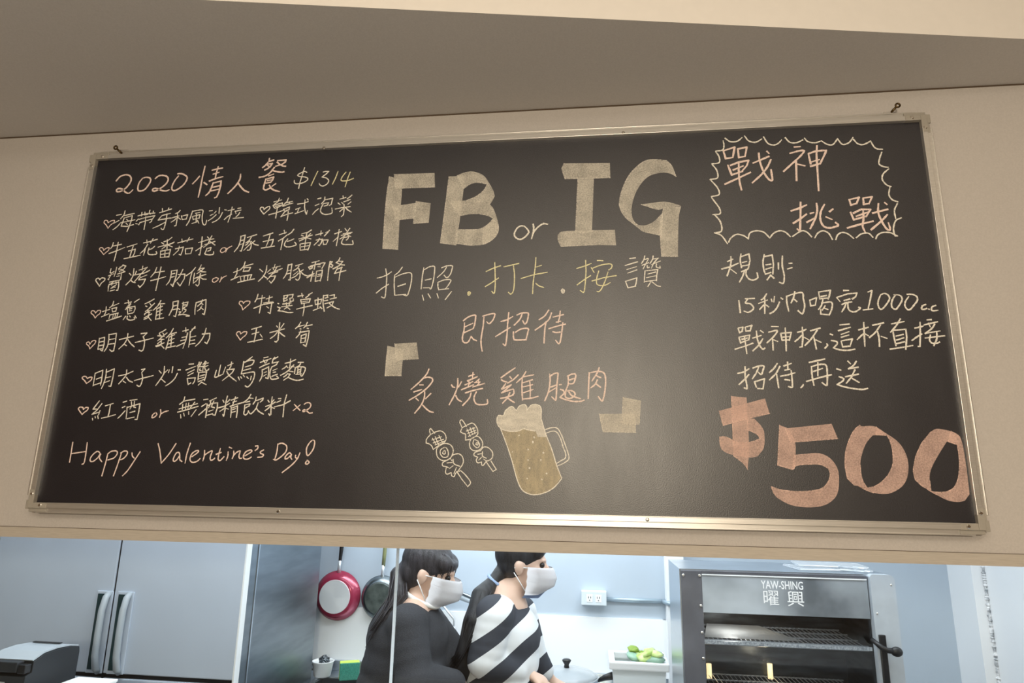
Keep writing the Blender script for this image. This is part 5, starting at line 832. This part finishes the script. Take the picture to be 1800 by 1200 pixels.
# ------------------------------------------------------------ the two cooks
def _uv():
    bm = bmesh.new(); bmesh.ops.create_icosphere(bm, subdivisions=3, radius=1)
    bm.verts.ensure_lookup_table(); v = np.array([tuple(q.co) for q in bm.verts]); f = np.array([[q.index for q in g.verts] for g in bm.faces]); bm.free(); return v, f
UV = _uv()
def blob(name, shapes, m, parent, vox=0.007, sm=2, shade=True):
    # shapes: tapered limbs ('c', a, b, ra, rb) and ellipsoids ('e', centre, radii, rotation) fused into one skin
    V = []; F = []; nb = 0
    for s in shapes:
        if s[0] == 'c':
            a, b, ra, rb = Vector(s[1]), Vector(s[2]), s[3], s[4]
            n = min(18, max(3, int((b - a).length / (min(ra, rb) * 0.5)) + 1))
            for k in range(n):
                t = k / (n - 1); rr = ra + (rb - ra) * t; V.append(UV[0] * rr + np.array(a.lerp(b, t))); F.append(UV[1] + nb); nb += len(UV[0])
        else:
            R_ = np.array((s[3] if len(s) > 3 else Matrix.Identity(4)).to_3x3())
            V.append((UV[0] * np.array(s[2])) @ R_.T + np.array(s[1])); F.append(UV[1] + nb); nb += len(UV[0])
    me = bpy.data.meshes.new('tmp'); me.from_pydata(np.concatenate(V).tolist(), [], [[q for q in f if q >= 0] for f in np.concatenate(F).tolist()])
    o = bpy.data.objects.new('tmp', me); COL.objects.link(o)
    r = o.modifiers.new('r', 'REMESH'); r.mode = 'VOXEL'; r.voxel_size = vox
    q = o.modifiers.new('s', 'SMOOTH'); q.iterations = sm; q.factor = 0.5
    dg = bpy.context.evaluated_depsgraph_get(); me2 = bpy.data.meshes.new_from_object(o.evaluated_get(dg)); bpy.data.objects.remove(o, do_unlink=True); bpy.data.meshes.remove(me)
    me2.name = name; me2.materials.clear(); me2.materials.append(m)
    for p in me2.polygons: p.use_smooth = True
    k = bpy.data.objects.new(name, me2); COL.objects.link(k); k.parent = parent; k.matrix_parent_inverse = Matrix.Translation(-parent.location)
    return k
def RY(a): return Matrix.Rotation(math.radians(a), 4, 'Y')
def hand(w, d, up):
    # palm and five bent fingers; w = wrist, d = pointing direction, up = back of the hand
    d = Vector(d).normalized(); s = d.cross(Vector(up)).normalized(); u = s.cross(d).normalized()
    out = [('c', w, w + d * 0.045, 0.022, 0.020), ('e', w + d * 0.055, (0.036, 0.036, 0.020), (Matrix((d, s, u)).transposed()).to_4x4())]
    for k, ln in enumerate((0.062, 0.072, 0.068, 0.054)):
        b0 = w + d * 0.078 + s * (0.027 - 0.018 * k); m0 = b0 + d * ln * 0.5 - u * 0.006; e0_ = m0 + d * ln * 0.38 - u * ln * 0.42
        out += [('c', b0 - d * 0.012, m0, 0.0088, 0.0080), ('c', m0, e0_, 0.0080, 0.0068)]
    b0 = w + d * 0.03 + s * 0.032; m0 = b0 + d * 0.028 + s * 0.022 - u * 0.008; e0_ = m0 + d * 0.030 + s * 0.002 - u * 0.012
    out += [('c', b0 - s * 0.01, m0, 0.011, 0.009), ('c', m0, e0_, 0.009, 0.0075)]
    return out
def head_shapes(hc, tilt, ear_near=True):
    T = Matrix.Translation(hc) @ RY(tilt)
    def L_(x, y, z): return T @ Vector((x, y, z))
    R_ = RY(tilt)
    sh = [('e', L_(-0.012, 0, 0.022), (0.093, 0.073, 0.086), R_), ('e', L_(0.030, 0, -0.030), (0.056, 0.060, 0.075), R_), ('e', L_(0.048, 0, -0.082), (0.030, 0.034, 0.022), R_),
          ('c', L_(0.084, 0, 0.004), L_(0.103, 0, -0.026), 0.008, 0.012), ('e', L_(0.085, 0, -0.055), (0.012, 0.022, 0.009), R_),
          ('e', L_(0.074, 0, 0.020), (0.016, 0.046, 0.008), R_), ('e', L_(0.045, 0, -0.045), (0.040, 0.050, 0.035), R_)]
    for s in (-1, 1): sh += [('e', L_(-0.010, s * 0.074, -0.010), (0.018, 0.009, 0.030), R_), ('e', L_(-0.016, s * 0.080, -0.006), (0.014, 0.008, 0.022), R_)]
    return sh, T
def eyes(T, parent):
    for s in (-1, 1):
        bm = bmesh.new(); q = T @ Vector((0.074, s * 0.032, 0.004)); bmesh.ops.create_uvsphere(bm, u_segments=12, v_segments=8, radius=0.011, matrix=Matrix.Translation(q)); obj('eye', bm, M['eye'], parent, smooth=True)
M['eye'] = mat('dark_eye', '1B1614', 0.2)

# first cook, dark sweater, bent over the counter, seen from her right side
y1 = 1.03
hc = P(757, 1006, y1); hipz = 0.93
p1 = thing('person', 'person in charcoal sweater and white mask, dark hair tied back, nearer the hanging pans', 'person', (P(715, 1150, y1).x, y1, 0))
sh, T = head_shapes(hc, 14)
neck0 = T @ Vector((-0.02, 0, -0.07)); chest = P(716, 1122, y1); hip = Vector((P(700, 1200, y1).x, y1, hipz)); c7 = P(736, 1060, y1)
shn = P(716, 1098, y1 - 0.12); shf = P(752, 1094, y1 + 0.14)
eln = P(730, 1200, y1 - 0.17); elf = P(798, 1155, y1 + 0.08)
wrn = P(808, 1202, y1 - 0.02); wrf = P(815, 1215, y1 + 0.16)
body = sh + [('c', neck0, c7, 0.052, 0.058), ('c', c7, chest, 0.062, 0.13), ('c', chest, hip, 0.13, 0.13), ('c', c7, shn, 0.06, 0.055), ('c', c7, shf, 0.06, 0.055),
             ('c', shn, eln, 0.048, 0.038), ('c', eln, wrn, 0.036, 0.025), ('c', shf, elf, 0.048, 0.038), ('c', elf, wrf, 0.036, 0.025)]
for s in (-1, 1):
    h0 = hip + Vector((0, s * 0.09, -0.02)); kn = Vector((h0.x + 0.03, h0.y, 0.49)); an = Vector((h0.x - 0.01, h0.y, 0.09))
    body += [('c', h0, kn, 0.082, 0.055), ('c', kn, an, 0.052, 0.036), ('c', (an.x, an.y, 0.04), (an.x + 0.15, an.y, 0.03), 0.035, 0.028)]
body += hand(wrn, wrf - wrn + Vector((0.1, 0, -0.15)), (0, 0, 1)) + hand(wrf, Vector((0.6, 0.1, -0.6)), (0, 0, 1))
blob('body', body, M['skin'], p1, 0.0065)
eyes(T, p1)
hump = P(693, 1140, y1 + 0.02)
blob('sweater', [('c', c7 + Vector((-0.01, 0, -0.082)), chest, 0.085, 0.148, 1.0), ('c', chest, hip + Vector((0, 0, -0.12)), 0.150, 0.16), ('c', c7 + Vector((-0.03, 0, -0.085)), hump, 0.08, 0.105), ('c', hump, hip + Vector((-0.05, 0, 0.05)), 0.105, 0.12),
     ('c', c7 + Vector((0, 0, -0.055)), shn, 0.062, 0.074), ('c', c7 + Vector((0, 0, -0.055)), shf, 0.060, 0.070), ('c', shn, eln, 0.072, 0.064), ('c', eln, eln.lerp(wrn, 0.82), 0.072, 0.05), ('c', shf, elf, 0.070, 0.064), ('c', elf, elf.lerp(wrf, 0.8), 0.068, 0.045)], M['sweater'], p1, 0.008, 4)
bm = bmesh.new(); n = 28; tube(bm, [c7 + Vector((0.008, 0, 0.022)) + Vector((0.066 * math.cos(2 * PI * k / n), 0.070 * math.sin(2 * PI * k / n), 0.03 * -math.cos(2 * PI * k / n))) for k in range(n + 1)], 0.009, 8)
obj('collar', bm, M['whitecol'], p1, smooth=True)
def LT(T, x, y, z): return T @ Vector((x, y, z))
hs = [('e', LT(T, -0.022, 0, 0.038), (0.100, 0.083, 0.086), RY(14)), ('e', LT(T, -0.055, 0, -0.005), (0.062, 0.074, 0.075), RY(14)), ('e', LT(T, 0.045, -0.045, 0.052), (0.042, 0.030, 0.032), RY(30)), ('e', LT(T, 0.05, 0.03, 0.055), (0.04, 0.03, 0.03), RY(30)), ('e', LT(T, 0.074, 0.0, 0.046), (0.020, 0.050, 0.022), RY(40)), ('c', LT(T, -0.085, 0, 0.005), LT(T, -0.11, 0, -0.04), 0.032, 0.034)]
a1 = LT(T, -0.11, -0.01, -0.04)
hs += [('c', a1, P(702, 1052, y1 - 0.06), 0.036, 0.034), ('c', P(702, 1052, y1 - 0.06), P(684, 1088, y1 - 0.09), 0.034, 0.026), ('c', P(684, 1088, y1 - 0.09), P(668, 1112, y1 - 0.10), 0.026, 0.010)]
hr = blob('hair', hs, M['hair'], p1, 0.006, 2)
bm = bmesh.new()
for k in range(60):
    o1 = Vector((random.uniform(-.028, .028), random.uniform(-.03, .03), random.uniform(-.02, .02))); o2 = o1 * 1.1 + Vector((random.uniform(-.02, .01), random.uniform(-.02, .02), 0)); o3 = o1 * 0.5 + Vector((random.uniform(-.03, .02), random.uniform(-.02, .02), random.uniform(-.03, .02)))
    tube(bm, [a1 + o1, P(702, 1052, y1 - 0.06) + o2, P(684, 1088, y1 - 0.09) + o3 * 1.1, P(664, 1116, y1 - 0.10) + o3], [0.003, 0.0028, 0.002, 0.0008], 5)
for k in range(26):
    s_ = -1 if k % 3 else 1; x_ = random.uniform(0.02, 0.075)
    tube(bm, [LT(T, x_ - 0.03, s_ * random.uniform(0.03, 0.06), 0.085), LT(T, x_ + 0.012, s_ * random.uniform(0.045, 0.066), 0.05), LT(T, x_ + 0.008, s_ * 0.066, random.uniform(-0.01, 0.02))], [0.003, 0.003, 0.001], 5)
st = obj('hair_strands', bm, M['hair'], p1, smooth=True); st['kind'] = 'stuff'
def mask(T, parent, m, s=1.0, y_in=0.056):
    bm = bmesh.new(); NU, NV = 16, 12; g_ = []
    for j in range(NV + 1):
        v = j / NV; row = []
        for i in range(NU + 1):
            u = i / NU * 2 - 1
            zz = 0.002 - 0.104 * v; bul = max(0.0, math.cos(u * PI / 2)) ** 0.55; prof = 0.026 + 0.096 * bul * (0.74 + 0.42 * math.sin(PI * min(1, 0.18 + v * 0.80)))
            prof *= (1 - 0.24 * max(0, v - 0.7) / 0.3)
            row.append(bm.verts.new(T @ Vector((prof + 0.0015 * math.sin(v * 22), u * (y_in + 0.016 - 0.012 * v), zz))))
        g_.append(row)
    for a, b in zip(g_, g_[1:]):
        for k in range(NU): bm.faces.new((a[k], a[k + 1], b[k + 1], b[k]))
    bmesh.ops.solidify(bm, geom=bm.faces[:], thickness=0.002)
    mk = obj('face_mask', bm, m, parent, smooth=True)
    bm = bmesh.new()
    for s_ in (-1, 1):
        for z0 in (-0.002, -0.088): tube(bm, [T @ Vector((0.024, s_ * 0.066, z0)), T @ Vector((0.0, s_ * 0.079, z0 * 0.6)), T @ Vector((-0.024, s_ * 0.084, -0.004 + z0 * 0.2))], 0.0018, 6)
    obj('ear_loop', bm, M['wplastic'], mk, smooth=True)
    return mk
mask(T, p1, M['mask'])
blob('trousers', [('c', hip + Vector((0, s * 0.07, 0)), hip + Vector((0.03, s * 0.09, -0.44)), 0.125, 0.075) for s in (-1, 1)] + [('c', hip + Vector((0.03, s * 0.09, -0.44)), hip + Vector((-0.01, s * 0.09, -0.82)), 0.075, 0.058) for s in (-1, 1)], M['trousers'], p1, 0.012)

# second cook, patchwork shirt, mask pulled to the chin
y2 = 1.22
hc = P(921, 990, y2)
p2 = thing('person', 'person with long ponytail in a black and white striped shirt, leaning towards the stove', 'person', (P(880, 1150, y2).x, y2, 0))
sh, T = head_shapes(hc, 4)
neck0 = T @ Vector((-0.02, 0, -0.06)); c7 = P(884, 1052, y2); chest = P(884, 1118, y2); hip = Vector((P(868, 1200, y2).x, y2, 0.92))
shn = P(868, 1082, y2 - 0.14); shf = P(912, 1078, y2 + 0.14); eln = P(852, 1160, y2 - 0.16); elf = P(935, 1150, y2 + 0.16)
wrn = P(925, 1183, y2 - 0.06); wrf = P(968, 1196, y2 + 0.2)
body = sh + [('c', neck0, c7, 0.050, 0.060), ('c', c7, chest, 0.09, 0.125), ('c', chest, hip, 0.125, 0.13), ('c', c7, shn, 0.058, 0.052), ('c', c7, shf, 0.058, 0.052),
             ('c', shn, eln, 0.046, 0.036), ('c', eln, wrn, 0.034, 0.024), ('c', shf, elf, 0.046, 0.036), ('c', elf, wrf, 0.034, 0.024)]
for s in (-1, 1):
    h0 = hip + Vector((0, s * 0.085, -0.02)); kn = Vector((h0.x + 0.03, h0.y, 0.49)); an = Vector((h0.x - 0.01, h0.y, 0.09))
    body += [('c', h0, kn, 0.08, 0.053), ('c', kn, an, 0.05, 0.035), ('c', (an.x, an.y, 0.04), (an.x + 0.15, an.y, 0.03), 0.034, 0.027)]
body += hand(wrn, Vector((0.8, 0.1, -0.35)), (0, 0, 1)) + hand(wrf, Vector((0.8, 0.1, -0.4)), (0, 0, 1))
blob('body', body, M['skin'], p2, 0.0065)
eyes(T, p2)
sh_ = blob('shirt', [('c', c7 + Vector((-0.005, 0, -0.045)), chest, 0.095, 0.145, 1.0), ('c', chest, hip + Vector((0, 0, -0.12)), 0.148, 0.16),
     ('c', c7 + Vector((0, 0, -0.04)), shn, 0.068, 0.074), ('c', c7 + Vector((0, 0, -0.04)), shf, 0.068, 0.074), ('c', shn, eln, 0.076, 0.066), ('c', eln, eln.lerp(wrn, 0.75), 0.064, 0.046), ('c', shf, elf, 0.076, 0.062), ('c', elf, elf.lerp(wrf, 0.6), 0.06, 0.045)], M['patch'], p2, 0.008, 4)
bm = bmesh.new(); tube(bm, [c7 + Vector((0.015, 0, 0.0)) + Vector((0.068 * math.cos(2 * PI * k / n), 0.072 * math.sin(2 * PI * k / n), -0.03 * math.cos(2 * PI * k / n))) for k in range(n + 1)], 0.006, 8)
obj('neckline', bm, M['sweater'], p2, smooth=True)
a0 = LT(T, -0.075, -0.005, -0.03); a1 = P(868, 1022, y2 - 0.04); a2 = P(846, 1048, y2 - 0.10); a3 = P(834, 1090, y2 - 0.16); a4 = P(812, 1142, y2 - 0.17); a5 = P(798, 1165, y2 - 0.17)
hs = [('e', LT(T, -0.022, 0, 0.036), (0.099, 0.082, 0.086)), ('e', LT(T, -0.040, 0, -0.005), (0.062, 0.074, 0.062)), ('e', LT(T, 0.05, -0.035, 0.055), (0.035, 0.034, 0.03)), ('e', LT(T, 0.05, 0.035, 0.055), (0.035, 0.034, 0.03)),
      ('c', a0, a1, 0.034, 0.026), ('c', a1, a2, 0.026, 0.040), ('c', a2, a3, 0.040, 0.036), ('c', a3, a4, 0.034, 0.022), ('c', a4, a5, 0.022, 0.008)]
blob('hair', hs, M['hair2'], p2, 0.006, 2)
bm = bmesh.new()
for k in range(70):
    o1 = Vector((random.uniform(-.03, .03), random.uniform(-.03, .03), random.uniform(-.015, .015))); o2 = o1 * 0.9 + Vector((random.uniform(-.012, .012), 0, 0)); o3 = o1 * 0.5
    tube(bm, [a1 + o1 * 0.5, a2 + o1 * 1.25, a3 + o2 * 1.2, a4 + o3 * 1.2, a5 + o3 + Vector((random.uniform(-.015, .01), 0, random.uniform(-.03, .01)))], [0.003, 0.003, 0.0028, 0.002, 0.0008], 5)
st = obj('hair_strands', bm, M['hair2'], p2, smooth=True); st['kind'] = 'stuff'
bm = bmesh.new(); tube(bm, [a1.lerp(a0, 0.1) + Vector((0.030 * math.cos(2 * PI * k / 16) * 0.8, 0.032 * math.sin(2 * PI * k / 16), 0.030 * math.cos(2 * PI * k / 16) * -0.6)) for k in range(17)], 0.007, 8)
tie = obj('hair_tie', bm, M['maskblue'], p2, smooth=True)
mk = mask(T @ Matrix.Translation((-0.004, 0, -0.006)), p2, M['mask'])
bm = bmesh.new(); NU = 14; g_ = []
for j in range(5):
    v = j / 4; g_.append([bm.verts.new(T @ Vector((0.034 + 0.062 * math.cos((i / NU * 2 - 1) * PI / 2) - 0.028 * v, (i / NU * 2 - 1) * (0.056 - 0.012 * v), -0.092 - 0.030 * v))) for i in range(NU + 1)])
for a, b in zip(g_, g_[1:]):
    for k in range(NU): bm.faces.new((a[k], a[k + 1], b[k + 1], b[k]))
bmesh.ops.solidify(bm, geom=bm.faces[:], thickness=0.002)
o = obj('mask_lower_fold', bm, M['maskblue'], mk, smooth=True); o['label'] = 'light blue lower fold of the mask'
blob('trousers', [('c', hip + Vector((0, s * 0.07, 0)), hip + Vector((0.03, s * 0.09, -0.43)), 0.12, 0.072) for s in (-1, 1)] + [('c', hip + Vector((0.03, s * 0.09, -0.43)), hip + Vector((-0.01, s * 0.09, -0.81)), 0.072, 0.056) for s in (-1, 1)], M['trousers'], p2, 0.012)
